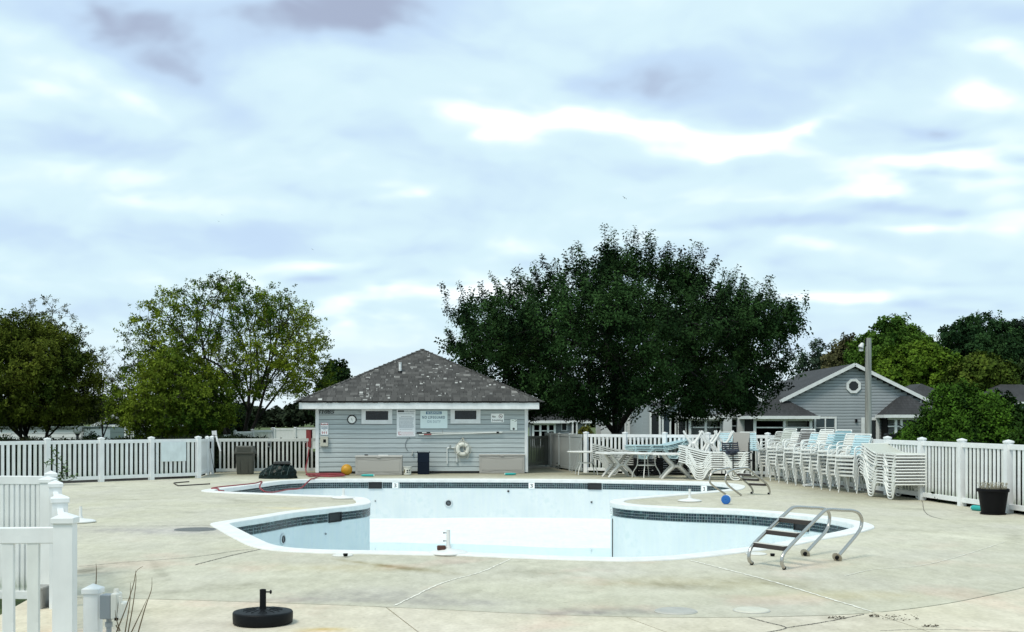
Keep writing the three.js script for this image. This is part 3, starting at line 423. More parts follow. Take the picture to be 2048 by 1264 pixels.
// the solid panel that runs back to the gate post, with its latch
picketFence('solid_fence', 'short solid white vinyl fence panel running back to the left gate', [V(-9.08, 0, -34), G(414.5, 949.5), G(424, 948.2)], { h: 1.11, solid: true, skipPosts: [0], post: 0.10 });
{
  const p = at(419, 890, 36.35), o = thing('gate_latch', 'black gate latch with looped handle on the left gate post', 'latch', p, 0.2);
  part('latch_box', rbox(0.10, 0.22, 0.05, 0.012, 0.01, 0.0, 0.07), blackPlastic, o);
  part('handle', sweep(rounded([V(-0.02, 0.06, 0.07), V(-0.09, 0.02, 0.10), V(-0.10, -0.24, 0.10), V(-0.05, -0.32, 0.09), V(0.0, -0.2, 0.07)], 0.05), 0.014, 6), blackPlastic, o);
  part('drop_rod', sweep([V(0.02, -0.1, 0.08), V(0.16, -0.86, 0.10)], 0.008, 5), blackPlastic, o);
}
{ // gate and fence between the gate post and the pool house
  const a = G(431, 948), b = houseP.clone().add(V(-0.08, 0, -0.55)), pts = [a, b];
  picketFence('picket_gate', 'greyish white picket gate and fence between gate post and pool house', pts, { h: 1.10, pitch: 0.128, pw: 0.06, mat: oldVinyl, skipPosts: [0, 1], post: 0.05, category: 'gate' });
  const k = thing('gate_brace', 'white slanted brace at the hinge end of the left gate', 'brace', a.clone().add(V(0.05, 0, 0.05))); part('brace', merge([new THREE.BoxGeometry(0.05, 0.5, 0.03).rotateZ(0.28).translate(0.05, 0.95, 0)]), vinyl, k);
  const lp = a.clone().lerp(b, 0.53), bx = thing('keypad', 'small grey keypad box on the picket gate behind the black heap', 'keypad', lp.add(V(0, 0.92, 0.05)), 0.05); part('case', rbox(0.10, 0.18, 0.05, 0.012), M([0.22, 0.24, 0.24], 0.5), bx); part('keys', box(0.06, 0.09, 0.006, 0, -0.01, 0.028), blackPlastic, bx); part('hood', rbox(0.11, 0.03, 0.07, 0.01, 0, 0.09, 0.01), M([0.3, 0.32, 0.32], 0.5), bx);
}
// right side: one fence that turns the corner behind the tables and comes down the right edge
{
  const L = []; for (let i = 0; i <= 4; i++) L.push(gateR.clone().lerp(cornerR, [0, 0.229, 0.4537, 0.689, 1][i]));
  picketFence('picket_fence', 'white picket fence behind the white tables under the big dark tree', L, { h: 1.233, pitch: 0.142, pw: 0.07 });
  const Rr = []; for (const x of [1571, 1613, 1661, 1715, 1775, 1844, 1923.7, 2017, 2132]) { const u = (x - CX) / F, D = (8.73 + 0.098 * 22.8) / (u + 0.098); Rr.push(lineRight(D)); }
  picketFence('picket_fence', 'long white picket fence along the right edge behind the chair stacks and the black pot', [cornerR, ...Rr], { h: 1.233, pitch: 0.155, pw: 0.078, pd: 0.02, skipPosts: [0] });
  // solid panels going back to the right gate, and the brown gate itself
  const back = [gateR.clone().add(V(-0.12, 0, -0.08)), V(1.93, 0, -39.0), V(1.63, 0, -40.4), V(1.40, 0, -41.8), V(1.25, 0, -43.0)];
  picketFence('solid_fence', 'grey solid vinyl fence right of the pool house', back, { h: 1.22, solid: true, post: 0.09, cap: 0.03, gap: 0.05, mat: M([0.50, 0.55, 0.55], 0.5, { map: grime }), skipPosts: [0] });
  const gm = M([0.22, 0.23, 0.20], 0.7, { map: grime });
  picketFence('picket_gate', 'weathered grey brown picket gate beside the right wall of the pool house', [V(0.5, 0, -41.0), V(1.36, 0, -42.6)], { h: 1.12, pitch: 0.13, pw: 0.05, mat: gm, skipPosts: [0, 1], post: 0.08, category: 'gate' });
  const pr = thing('prop_stick', 'thin grey stick leaning on the solid fence beside the left table', 'stick', gateR.clone().add(V(-0.15, 0, 0.1))); part('stick', sweep([V(-0.32, 0, 0.05), V(0.02, 1.15, 0)], 0.014, 6), M([0.3, 0.31, 0.3], 0.7), pr);
}
// near left: an entry with two parallel rail runs joined by a run of posts
{
  const gy = -0.12, N1 = at(130.5, 846, 6.7), N2 = at(120, 846, 8.4), N3 = at(111, 846, 10.36), N4 = at(102, 846, 12.3), N5 = at(96, 846, 11.0);
  for (const p of [N1, N2, N3, N4, N5]) p.y = gy;
  const opt = { h: 1.15, rail: 0.092, pitch: 0.144, pw: 0.064, post: 0.105, cap: 0.03, gap: 0.09, capStyle: 'peak', railD: 0.045 };
  picketFence('picket_fence', 'nearest white fence panel at the lower left with tall post', [N1, N1.clone().add(V(-1.3, 0, 0.12))], { ...opt, h: 1.166, cap: 0.084, skipPosts: [1] });
  picketFence('picket_fence', 'row of white fence posts receding behind the nearest left post', [N1, N2, N3, N4], { ...opt, h: 1.15, cap: 0.10, skipPosts: [0] });
  picketFence('picket_fence', 'white picket fence panel seen behind the nearest left panel', [N5, N5.clone().add(V(-1.3, 0, -0.12)), N5.clone().add(V(-2.6, 0, -0.24))], { ...opt, h: 1.255, cap: 0.0, pitch: 0.052, pw: 0.036, gap: 0.10, rail: 0.08 });
  const sp = at(186, 846, 7.8); sp.y = gy; const o = thing('short_post', 'short white vinyl post with peaked cap beside the outlet box', 'post', sp); part('post', postGeo(0.095, 0.69, 'peak'), vinyl, o);
  const ob = thing('outlet_box', 'grey outlet box on a pipe with white flip cover', 'outlet', V(at(222, 846, 7.78).x, gy, -7.74), -0.1);
  part('pipe', merge([cyl(0.017, 0.017, 0.5, 0, 0.25, 0, 14), cyl(0.024, 0.024, 0.03, 0, 0.43, 0, 14)]), M([0.30, 0.33, 0.36], 0.45), ob);
  part('box', rbox(0.075, 0.16, 0.09, 0.008, -0.008, 0.55, 0), M([0.27, 0.30, 0.33], 0.4), ob);
  const cv = part('cover', merge([rbox(0.045, 0.175, 0.10, 0.014, 0.052, 0.555, 0.0), rbox(0.04, 0.12, 0.085, 0.016, 0.085, 0.54, 0.01).rotateZ(-0.12).translate(-0.05, 0.0, 0), cyl(0.016, 0.02, 0.03, 0.05, 0.65, 0.0, 10), rbox(0.012, 0.15, 0.02, 0.004, 0.098, 0.55, 0.045)]), M([0.72, 0.71, 0.66], 0.45), ob); part('latch_hole', box(0.02, 0.018, 0.012, 0.075, 0.475, 0.055), blackPlastic, cv);
  const ub = at(80, 846, 10.4); ub.y = gy; const u = thing('utility_box', 'low grey utility box standing behind the nearest left fence', 'box', ub); part('case', rbox(0.12, 0.30, 0.2, 0.01, 0, 0.15, 0), M([0.25, 0.25, 0.24], 0.6), u); part('base', rbox(0.15, 0.10, 0.22, 0.01, 0, 0.05, 0), blackPlastic, u); part('lid', rbox(0.135, 0.02, 0.215, 0.006, 0, 0.30, 0), M([0.3, 0.3, 0.29], 0.6), u);
}
// ------------------------------------------------------------------ what hangs on the front of the pool house
const serif = await new FontLoader().loadAsync('fonts/droid/droid_serif_bold.typeface.json');
{
  const [w] = span(634, 828, 669.5, 820), g = new TextGeometry('31085', { font: serif, size: 0.118, depth: 0.012, curveSegments: 4 }); g.computeBoundingBox(); const bw = g.boundingBox.max.x; g.applyMatrix4(new THREE.Matrix4().set(w * 0.93 / bw, 0.24, 0, 0, 0, 1, 0, 0, 0, 0, 1, 0, 0, 0, 0, 1));
  const o = wallThing('house_number', 'black slanted house number 31085 under the left eave', 'house number', 634.2, 827.4, 0.024); part('numerals', boxUV(g), M([0.006, 0.007, 0.008], 0.4), o);
}
{
  const o = wallThing('wall_clock', 'round white wall clock with black rim left of the windows', 'clock', 703.8, 839.2, 0.03), R = 0.142;
  part('rim', new THREE.TorusGeometry(R - 0.012, 0.016, 10, 40), blackPlastic, o);
  const dial = canvasTex(128, 128, (k) => { k.fillStyle = '#f4f6f4'; k.fillRect(0, 0, 128, 128); k.strokeStyle = '#30363a'; for (let i = 0; i < 12; i++) { const a = i * Math.PI / 6; k.lineWidth = 3; k.beginPath(); k.moveTo(64 + Math.sin(a) * 48, 64 - Math.cos(a) * 48); k.lineTo(64 + Math.sin(a) * 56, 64 - Math.cos(a) * 56); k.stroke(); } });
  const f = new THREE.CircleGeometry(R - 0.014, 40).translate(0, 0, 0.004); part('dial', f, M([1, 1, 1], 0.5, { map: dial }), o);
  part('hand', new THREE.BoxGeometry(0.006, 0.075, 0.003).translate(0, -0.03, 0.008).rotateZ(0.25), blackPlastic, o); part('hand', new THREE.BoxGeometry(0.008, 0.05, 0.003).translate(0, 0.015, 0.011).rotateZ(0.5), blackPlastic, o);
}
const rowsOf = (k, x0, x1, ys, h, col, r) => { k.fillStyle = col; for (const y of ys) { let x = x0 + r() * 10, e = x1 - r() * 40; while (x < e) { const w = 6 + r() * 22; k.fillRect(x, y, Math.min(w, e - x), h); x += w + 5; } } };
signThing('emergency_sign', 'white sign with red top and red 911 above the phone box', 641, 845, 657, 870, (k, w, h) => {
  k.fillStyle = '#f0f2f4'; k.fillRect(0, 0, w, h); k.strokeStyle = '#99a'; k.lineWidth = 6; k.strokeRect(4, 4, w - 8, h - 8); k.fillStyle = '#a01820'; k.fillRect(14, 12, w - 28, h * 0.17); k.fillStyle = '#fff'; k.beginPath(); k.ellipse(w / 2, h * 0.10, w * 0.42, h * 0.055, 0, 0, 7); k.fill(); k.fillStyle = '#101014'; k.beginPath(); k.ellipse(w / 2, h * 0.135, w * 0.22, h * 0.035, 0, Math.PI, 0); k.fill();
  k.textAlign = 'center'; k.fillStyle = '#14181c'; k.font = 'bold ' + w * 0.155 + 'px sans-serif'; k.fillText('IN CASE OF', w / 2, h * 0.35); k.fillStyle = '#1c4468'; k.fillRect(30, h * 0.40, w - 60, h * 0.10); k.fillStyle = '#fff'; k.font = 'bold ' + w * 0.125 + 'px sans-serif'; k.fillText('EMERGENCY', w / 2, h * 0.48); k.fillStyle = '#14181c'; k.font = 'bold ' + w * 0.13 + 'px sans-serif'; k.fillText('CALL', w / 2, h * 0.61); k.fillStyle = '#a5121c'; k.font = 'bold ' + w * 0.44 + 'px sans-serif'; k.fillText('911', w / 2, h * 0.92);
}, 256);
{
  const [w, h] = span(641, 873, 656.5, 892.5), o = wallThing('phone_box', 'beige wall phone box with dark window below the 911 sign', 'phone box', 648.7, 882.8, 0.07);
  part('case', rbox(w, h, 0.11, 0.014), M([0.56, 0.55, 0.47], 0.5, { map: grime }), o); part('window', box(w * 0.36, h * 0.33, 0.008, 0.012, h * 0.05, 0.056), blackPlastic, o); part('button', cyl(0.012, 0.012, 0.01, -0.075, 0.02, 0.056, 12).rotateX(0), M([0.4, 0.38, 0.3], 0.5), o); part('lip', rbox(w * 1.02, 0.02, 0.12, 0.006, 0, h / 2 - 0.02, 0.004), M([0.6, 0.59, 0.52], 0.5), o);
}
signThing('pool_rules_sign', 'tall white pool rules sign between the two windows', 793.4, 819.3, 831, 873, (k, w, h) => {
  const r = rngOf(8); k.fillStyle = '#e9ecef'; k.fillRect(0, 0, w, h); k.fillStyle = '#0c0d10'; k.fillRect(w * 0.06, h * 0.025, w * 0.34, h * 0.065); k.fillStyle = '#55606c'; k.font = 'bold ' + w * 0.1 + 'px sans-serif'; k.fillText('POOL RULES', w * 0.42, h * 0.085, w * 0.52);
  rowsOf(k, w * 0.08, w * 0.94, [h * 0.125, h * 0.155], h * 0.014, '#8a939c', r); rowsOf(k, w * 0.22, w * 0.8, [h * 0.25], h * 0.013, '#4c545d', r);
  rowsOf(k, w * 0.12, w * 0.92, [0.295, 0.325, 0.352, 0.385, 0.42, 0.45, 0.475, 0.51, 0.535, 0.565, 0.59, 0.62, 0.645, 0.675].map((y) => y * h), h * 0.013, '#7b848d', r); rowsOf(k, w * 0.15, w * 0.9, [h * 0.73], h * 0.012, '#4c545d', r);
  k.strokeStyle = '#b4555e'; k.lineWidth = 8; k.strokeRect(w * 0.09, h * 0.83, w * 0.14, h * 0.09); rowsOf(k, w * 0.1, w * 0.22, [0.85, 0.87, 0.89].map((y) => y * h), h * 0.012, '#b4555e', r); rowsOf(k, w * 0.26, w * 0.94, [0.83, 0.86, 0.89].map((y) => y * h), h * 0.012, '#cf959b', r); rowsOf(k, w * 0.1, w * 0.92, [h * 0.935], h * 0.016, '#8c3a44', r);
});
signThing('lifeguard_sign', 'white warning sign reading no lifeguard on duty', 840.2, 821, 895.2, 857, (k, w, h) => {
  k.fillStyle = '#dfeef0'; k.fillRect(0, 0, w, h); k.strokeStyle = '#b8c6c8'; k.lineWidth = 4; k.strokeRect(3, 3, w - 6, h - 6); k.fillStyle = '#48708e'; k.fillRect(w * 0.215, h * 0.05, w * 0.57, h * 0.16); k.textAlign = 'center'; k.fillStyle = '#e6f0f2'; k.font = 'bold ' + h * 0.15 + 'px serif'; k.fillText('WARNING', w / 2, h * 0.185, w * 0.5);
  k.fillStyle = '#39596f'; k.font = 'bold ' + h * 0.21 + 'px sans-serif'; k.fillText('NO LIFEGUARD', w * 0.49, h * 0.455, w * 0.84); k.fillStyle = '#a3b6c0'; k.font = 'bold ' + h * 0.21 + 'px sans-serif'; k.fillText('ON DUTY', w * 0.5, h * 0.69, w * 0.5);
});
signThing('no_smoking_sign', 'small white no smoking sign right of the second window', 982, 827, 1008, 844.8, (k, w, h) => {
  k.fillStyle = '#f1f3f3'; k.fillRect(0, 0, w, h); k.fillStyle = '#15181a'; k.font = 'bold ' + h * 0.30 + 'px sans-serif'; k.fillText('No', w * 0.08, h * 0.46); k.fillText('Smoking', w * 0.08, h * 0.86, w * 0.84); k.strokeStyle = '#6d3a40'; k.lineWidth = w * 0.03; k.beginPath(); k.arc(w * 0.74, h * 0.31, h * 0.2, 0, 7); k.stroke(); k.beginPath(); k.moveTo(w * 0.66, h * 0.18); k.lineTo(w * 0.82, h * 0.45); k.stroke(); k.fillStyle = '#222'; k.fillRect(w * 0.66, h * 0.29, w * 0.14, h * 0.06);
}, 384);
signThing('notice_sign', 'narrow white notice with black dot near the right corner board', 1020.2, 838, 1034.6, 861, (k, w, h) => {
  k.fillStyle = '#e8eeea'; k.fillRect(0, 0, w, h); k.strokeStyle = '#7c8486'; k.lineWidth = 7; k.strokeRect(2, 2, w - 4, h - 4); k.strokeStyle = '#30363a'; k.lineWidth = w * 0.05; k.beginPath(); k.ellipse(w * 0.62, h * 0.14, w * 0.26, h * 0.07, 0, -1.6, 1.6); k.stroke(); k.fillStyle = '#9fb0a0'; k.fillRect(w * 0.24, h * 0.09, w * 0.3, h * 0.05); k.fillStyle = '#1c2226'; k.beginPath(); k.arc(w / 2, h * 0.86, w * 0.16, 0, 7); k.fill();
}, 192);
{ // two long poles on hooks
  const A = (x, y) => onFront(x, y, 0.07).setZ(0.07).sub(onFront(940, 866, 0.07).setZ(0.07));
  const o = wallThing('pool_pole', 'upper white pool pole with black grip hung across the wall', 'pool pole', 940, 866, 0.07), pm = M([0.74, 0.75, 0.72], 0.35);
  part('pole', sweep([A(834, 865.5), A(1006, 863.6)], 0.014, 8), pm, o); part('tip', sweep([A(1000, 864), A(1051, 862.6)], 0.007, 6), pm, o); part('grip', merge([sweep([A(833.5, 865.6), A(844, 865.4)], 0.019, 8), sweep([A(853, 865.3), A(860.5, 865.2)], 0.019, 8)]), blackPlastic, o);
  for (const x of [885, 995]) part('hook', sweep(rounded([A(x, 861).add(V(0, 0, -0.05)), A(x, 866.5).add(V(0, 0, 0.0)), A(x, 865).add(V(0, 0, 0.05))], 0.03), 0.008, 5), steel, o);
  const o2 = wallThing('pool_pole', 'lower white pool pole with red mark hung across the wall', 'pool pole', 940, 866, 0.10);
  part('pole', sweep([A(838, 869.4), A(930, 867), A(1004, 864.6)], 0.018, 8), pm, o2); part('red_band', sweep([A(848, 869.2), A(863, 868.8)], 0.0195, 8), M([0.35, 0.10, 0.10], 0.5), o2); part('coupler', merge([sweep([A(993, 865), A(998, 864.8)], 0.025, 8)]), blackPlastic, o2);
}
{ // ring buoy with rope
  const o = wallThing('life_ring', 'white ring buoy with rope hanging on the grey wall', 'life ring', 925.4, 898.6, 0.10), R = 0.158, r = 0.063;
  const g = new THREE.TorusGeometry(R, r, 14, 44), P = g.attributes.position; for (let i = 0; i < P.count; i++) P.setZ(i, P.getZ(i) * 0.8);
  g.computeVertexNormals(); part('ring', boxUV(g), M([0.72, 0.72, 0.66], 0.6, { map: grime }), o);
  for (let k = 0; k < 4; k++) { const a = k * Math.PI / 2 + 0.7, pts = []; for (let i = 0; i <= 12; i++) { const b = i / 12 * 2 * Math.PI; pts.push(V((R + (r + 0.004) * Math.cos(b)) * Math.cos(a), (R + (r + 0.004) * Math.cos(b)) * Math.sin(a), (r * 0.8 + 0.004) * Math.sin(b))); } part('band', sweep(pts, 0.014, 5, false, 1), M([0.5, 0.5, 0.46], 0.7), o); }
  const rope = M([0.55, 0.54, 0.47], 0.8), rp = [];
  for (let k = 0; k < 4; k++) { const a0 = k * Math.PI / 2 + 0.7, pts = []; for (let i = 0; i <= 10; i++) { const t = i / 10, a = a0 + t * Math.PI / 2, q = R + r + 0.012 + Math.sin(t * Math.PI) * 0.03; pts.push(V(q * Math.cos(a), q * Math.sin(a) - Math.sin(t * Math.PI) * 0.012, 0)); } rp.push(sweep(pts, 0.008, 5)); }
  rp.push(sweep(smooth([V(-0.02, 0.32, -0.03), V(-0.12, 0.2, 0.0), V(-0.2, 0.0, 0.0), V(-0.14, -0.22, 0.02), V(-0.08, -0.36, 0.0)], 20), 0.008, 5), sweep(smooth([V(0.02, 0.33, -0.02), V(0.05, 0.2, 0.06), V(0.02, 0.0, 0.02), V(0.10, -0.1, 0.06), V(0.19, -0.17, 0.03), V(0.13, -0.31, 0.0)], 20), 0.008, 5), sweep(smooth([V(-0.03, 0.3, 0), V(0.0, 0.36, 0), V(0.04, 0.28, 0), V(0.0, 0.24, 0.03)], 12), 0.012, 5));
  part('rope', merge(rp), rope, o); part('hanger', merge([box(0.035, 0.09, 0.03, 0, 0.34, -0.05), cyl(0.012, 0.012, 0.09, 0, 0.33, -0.02, 8).rotateX(0)]), steel, o);
}
{ // pipes with a tap
  const A = (x, y) => onFront(x, y, 0.045).setZ(0.045).sub(onFront(895, 908, 0.045).setZ(0.045)), o = wallThing('water_pipe', 'thin white bent water pipe left of the ring buoy', 'pipe', 895, 908, 0.045), pm = M([0.66, 0.69, 0.69], 0.5);
  part('pipe', sweep(rounded([A(894.6, 927.5), A(894.2, 895.5), A(911, 895.2)], 0.05), 0.019, 8), pm, o); part('pipe', sweep([A(914, 906), A(914, 925.5)], 0.017, 8), pm, o); part('bracket', merge([box(0.06, 0.03, 0.04).translate(...A(900.5, 895).toArray()), box(0.05, 0.05, 0.03).translate(...A(914, 925.5).toArray())]), M([0.2, 0.24, 0.25], 0.6), o); part('valve', cyl(0.02, 0.02, 0.06, 0, 0, 0, 10).translate(...A(900.5, 892).toArray()), steel, o);
  const w = wallThing('wall_cable', 'thin dark cable curving down the wall below the rules sign', 'cable', 810, 890, 0.03), B = (x, y) => onFront(x, y, 0.03).setZ(0.03).sub(onFront(810, 890, 0.03).setZ(0.03)); part('cable', sweep(smooth([B(820, 874.5), B(814, 880), B(810.8, 888), B(812, 896), B(816, 902)], 24), 0.008, 5), M([0.16, 0.18, 0.19], 0.6), w);
  const t = wallThing('hose_tap', 'small pale hose tap on the wall left of the navy bin', 'tap', 825, 906, 0.05); part('body', merge([cyl(0.016, 0.02, 0.10, 0, 0, 0, 10), cyl(0.014, 0.014, 0.08, 0, 0.0, 0, 8).rotateX(Math.PI / 2).translate(0, 0.01, -0.02)]), M([0.5, 0.52, 0.5], 0.4), t); part('knob', new THREE.TorusGeometry(0.02, 0.006, 6, 14).translate(0, 0.06, 0.02), M([0.6, 0.62, 0.6], 0.5), t); part('spout', cyl(0.02, 0.014, 0.03, 0, -0.06, 0.0, 10), blackPlastic, t);
}
{ // red hose box at the left corner, its hose on the ground and over the pool rim
  const p = at(618.5, 878, 37.3), o = thing('hose_box', 'dark red hose cabinet at the left corner of the pool house', 'hose cabinet', p, 0.0), red = M([0.20, 0.020, 0.022], 0.45);
  part('cabinet', rbox(0.17, 0.56, 0.2, 0.015), red, o); part('door', rbox(0.14, 0.5, 0.012, 0.005, 0, 0, 0.104), M([0.22, 0.025, 0.026], 0.4), o); part('nozzle', merge([cyl(0.03, 0.022, 0.09, -0.03, -0.32, 0, 10), cyl(0.03, 0.022, 0.07, 0.05, -0.31, 0, 10)]), blackPlastic, o); part('bracket', box(0.14, 0.03, 0.06, -0.1, -0.05, 0), blackPlastic, o); part('top', rbox(0.18, 0.02, 0.21, 0.006, 0, 0.285, 0), M([0.22, 0.03, 0.03], 0.5), o);
  const hs = [at(618, 897, 37.2), at(615, 920, 37.1), at(612, 934, 37.0), G(614, 947.6, 0.03), G(624, 952.5, 0.03), G(640, 951, 0.03), G(665, 949.5, 0.03), G(684, 950.5, 0.03), G(676, 952, 0.03), G(650, 951.5, 0.035), G(632, 950, 0.04), G(655, 948.8, 0.045), G(680, 949.2, 0.05), G(688, 951.3, 0.05), G(660, 953, 0.05), G(640, 952.5, 0.05), G(632, 955.5, 0.03), G(626, 957.4, 0.045), G(621, 959.0, 0.045), at(613, 966, 32.4), at(606, 973, 32.3), at(596, 977.5, 31.9), at(580, 978.5, 31.6), at(566, 981, 30.6), at(553, 983.5, 29.6), at(540, 984.5, 28.7), at(529, 983.0, 28.4), at(522, 978, 28.5), at(520, 971, 29.5), G(522.5, 963, 0.03), G(508, 967, 0.03), G(470, 971, 0.03), G(436, 974.5, 0.03), G(424, 977, 0.03), G(434, 977.2, 0.03), G(440, 981.5, 0.03), G(448, 982, 0.02)];
  const h = thing('red_hose', 'long red hose lying along the wall and over the pool edge', 'hose'); part('hose', sweep(new THREE.CatmullRomCurve3(hs, false, 'centripetal').getPoints(320), 0.020, 7), M([0.24, 0.022, 0.03], 0.45), h);
  const c = []; for (let i = 0; i < 90; i++) { const t = i / 89, a = t * Math.PI * 2 * 3.3; const q = G(652, 950.7); c.push(V(q.x + Math.cos(a) * (0.62 - t * 0.1), 0.02 + t * 0.04, q.z + Math.sin(a) * (0.12 - t * 0.02) + 0.02 * t)); } part('coil', sweep(c, 0.021, 6), M([0.19, 0.018, 0.026], 0.5), h);
}
// ------------------------------------------------------------------ boxes, bins, balls, bases, ladders
function deckBox(name, label, x0, x1, y0, y1) {
  const D = F * H / (y1 - YH), c = G((x0 + x1) / 2, y1), w = (x1 - x0) * D / F, h = (y1 - y0) * D / F, d = 0.62, o = thing(name, label, 'storage box', c.clone().add(V(0, 0, -d / 2)), HT), bm = M([0.40, 0.385, 0.36], 0.5, { map: grime }), lm = M([0.47, 0.455, 0.43], 0.5, { map: grime });
  part('body', rbox(w * 0.985, h - 0.06, d, 0.02, 0, (h - 0.06) / 2, 0), bm, o);
  const wav = (y, s) => { const p = []; for (let i = 0; i <= 24; i++) { const t = i / 24 * 2 - 1; p.push(V(t * w * 0.47, y + s * (0.03 * Math.cos(t * Math.PI) - 0.01), d / 2)); } return sweep(p, 0.007, 5); };
  part('moulding', merge([wav(h - 0.13, -1), wav(0.09, 1)]), M([0.30, 0.285, 0.265], 0.55), o);
  part('front_panel', rbox(w * 0.88, h * 0.55, 0.012, 0.005, 0, h * 0.46, d / 2 + 0.001), M([0.385, 0.37, 0.345], 0.5), o);
  const l = part('lid', rbox(w, 0.055, d + 0.03, 0.018, 0, h - 0.028, 0), lm, o); part('latch', rbox(0.10, 0.035, 0.02, 0.006, 0, h - 0.055, d / 2 + 0.016), M([0.33, 0.31, 0.29], 0.5), l);
  part('badge', box(0.06, 0.014, 0.006, -w * 0.42, 0.11, d / 2 + 0.004), M([0.2, 0.19, 0.18], 0.5), o);
  return [o, c, w, h, d];
}
{
  const [o, c, w, h] = deckBox('deck_box', 'grey plastic deck box left of the white bucket', 709, 803.5, 911.5, 950.6);
  deckBox('deck_box', 'grey plastic deck box under the no smoking sign at the right corner', 957.2, 1049, 908.3, 947);
  const t = thing('hand_brush', 'small black brush on the lid of the left deck box', 'brush', V(G(730.5, 950.6).x, h, c.z - 0.25)); part('head', rbox(0.11, 0.03, 0.05, 0.008, 0, 0.02, 0), blackPlastic, t); part('bristles', box(0.1, 0.012, 0.045, 0, 0.0, 0), M([0.05, 0.05, 0.05], 0.9), t);
  const t2 = thing('white_strip', 'flat white plastic strip on the lid of the left deck box', 'strip', V(G(765, 950.6).x, h + 0.008, c.z - 0.2)); part('strip', rbox(0.3, 0.016, 0.07, 0.006), furnWhite, t2); part('ridge', rbox(0.28, 0.01, 0.02, 0.004, 0, 0.012, 0), furnWhite, t2);
}
function float(label, x0, x1, y, tilt, r = 0.036) { const a = G(x0, y, r), b = G(x1, y + tilt, r), L = a.distanceTo(b), o = thing('pool_float', label, 'pool float', a.clone().lerp(b, 0.5), Math.atan2(-(b.z - a.z), b.x - a.x)); part('tube', lathe([[0.001, -L / 2], [r * 0.5, -L / 2 + 0.004], [r * 0.9, -L / 2 + 0.06], [r, -L / 4], [r, L / 2 - 0.03], [r * 0.8, L / 2 - 0.01], [0.001, L / 2]], 18).rotateZ(-Math.PI / 2), M([0.02, 0.36, 0.34], 0.55), o); part('cap', cyl(r * 0.7, r * 0.7, 0.03, 0, L / 2 - 0.005, 0, 14).rotateZ(-Math.PI / 2), M([0.6, 0.75, 0.73], 0.5), o); part('plug', cyl(r * 0.3, r * 0.3, 0.02, 0, -L / 2, 0, 10).rotateZ(-Math.PI / 2), M([0.02, 0.25, 0.24], 0.5), o); return o; }
float('teal foam float lying in front of the left deck box', 722.5, 748, 950.6, 0.2);
float('teal foam float lying in front of the right deck box', 1032, 1009.5, 948, 0.2);
float('teal foam float lying at the foot of the right fence by the black pot', 1968, 1944, 1017.5, -2.2, 0.05);
{
  const c = G(846, 949), o = thing('navy_bin', 'narrow dark navy bin standing against the wall', 'bin', c.clone().add(V(0, 0, -0.2)), HT), nm = matteDark([0.004, 0.009, 0.02]);
  part('body', rbox(0.36, 0.36, 0.36, 0.012, 0, 0.18, 0), nm, o); part('upper_body', rbox(0.365, 0.30, 0.365, 0.012, 0, 0.51, 0), matteDark([0.005, 0.011, 0.024]), o); part('lid', rbox(0.38, 0.03, 0.38, 0.008, 0, 0.675, 0), M([0.012, 0.02, 0.03], 0.4), o); for (const s of [-1, 1]) part('lid_tab', rbox(0.025, 0.05, 0.05, 0.006, s * 0.185, 0.685, 0.15), nm, o);
}
{
  const c = G(814, 950.6), o = thing('white_bucket', 'white bucket with printed label beside the left deck box', 'bucket', c.clone().add(V(0, 0, -0.13)));
  part('pail', lathe([[0.001, 0.004], [0.105, 0.004], [0.112, 0.02], [0.125, 0.24], [0.134, 0.24], [0.134, 0.262], [0.124, 0.262], [0.118, 0.22], [0.10, 0.02], [0.001, 0.02]], 30), M([0.70, 0.70, 0.66], 0.5, { map: grime }), o);
  const lab = canvasTex(256, 128, (k) => { k.fillStyle = '#dcdcd4'; k.fillRect(0, 0, 256, 128); k.fillStyle = '#6a6140'; k.fillRect(12, 20, 50, 96); k.fillStyle = '#39424c'; k.beginPath(); k.arc(140, 50, 24, 0, 7); k.fill(); k.fillRect(110, 84, 60, 26); k.fillRect(190, 30, 40, 34); k.fillRect(196, 80, 30, 24); });
  part('label', new THREE.CylinderGeometry(0.1235, 0.1165, 0.15, 30, 1, true, -1.1, 2.2).translate(0, 0.125, 0), M([1, 1, 1], 0.5, { map: lab }), o); part('handle', sweep(smooth([V(-0.134, 0.25, 0), V(-0.1, 0.19, 0.09), V(0, 0.16, 0.13), V(0.1, 0.19, 0.09), V(0.134, 0.25, 0)], 20), 0.004, 5), steel, o);
}
{
  const c = G(691.8, 951), o = thing('yellow_ball', 'large orange yellow ball beside the left deck box', 'ball', c.clone().add(V(0, 0.168, -0.15)), 0.4); part('shell', new THREE.SphereGeometry(0.17, 36, 24), M([0.60, 0.30, 0.012], 0.45, { map: grime }), o);
  part('seam', new THREE.TorusGeometry(0.1705, 0.004, 6, 60).rotateX(0.5), M([0.42, 0.2, 0.01], 0.5), o); part('stain', new THREE.SphereGeometry(0.1705, 20, 10, -2.9, 0.7, 1.1, 0.9), M([0.10, 0.035, 0.008], 0.7), o); part('valve', cyl(0.012, 0.012, 0.006, 0, 0.17, 0, 10).rotateX(0.9), M([0.3, 0.15, 0.02], 0.5), o);
}
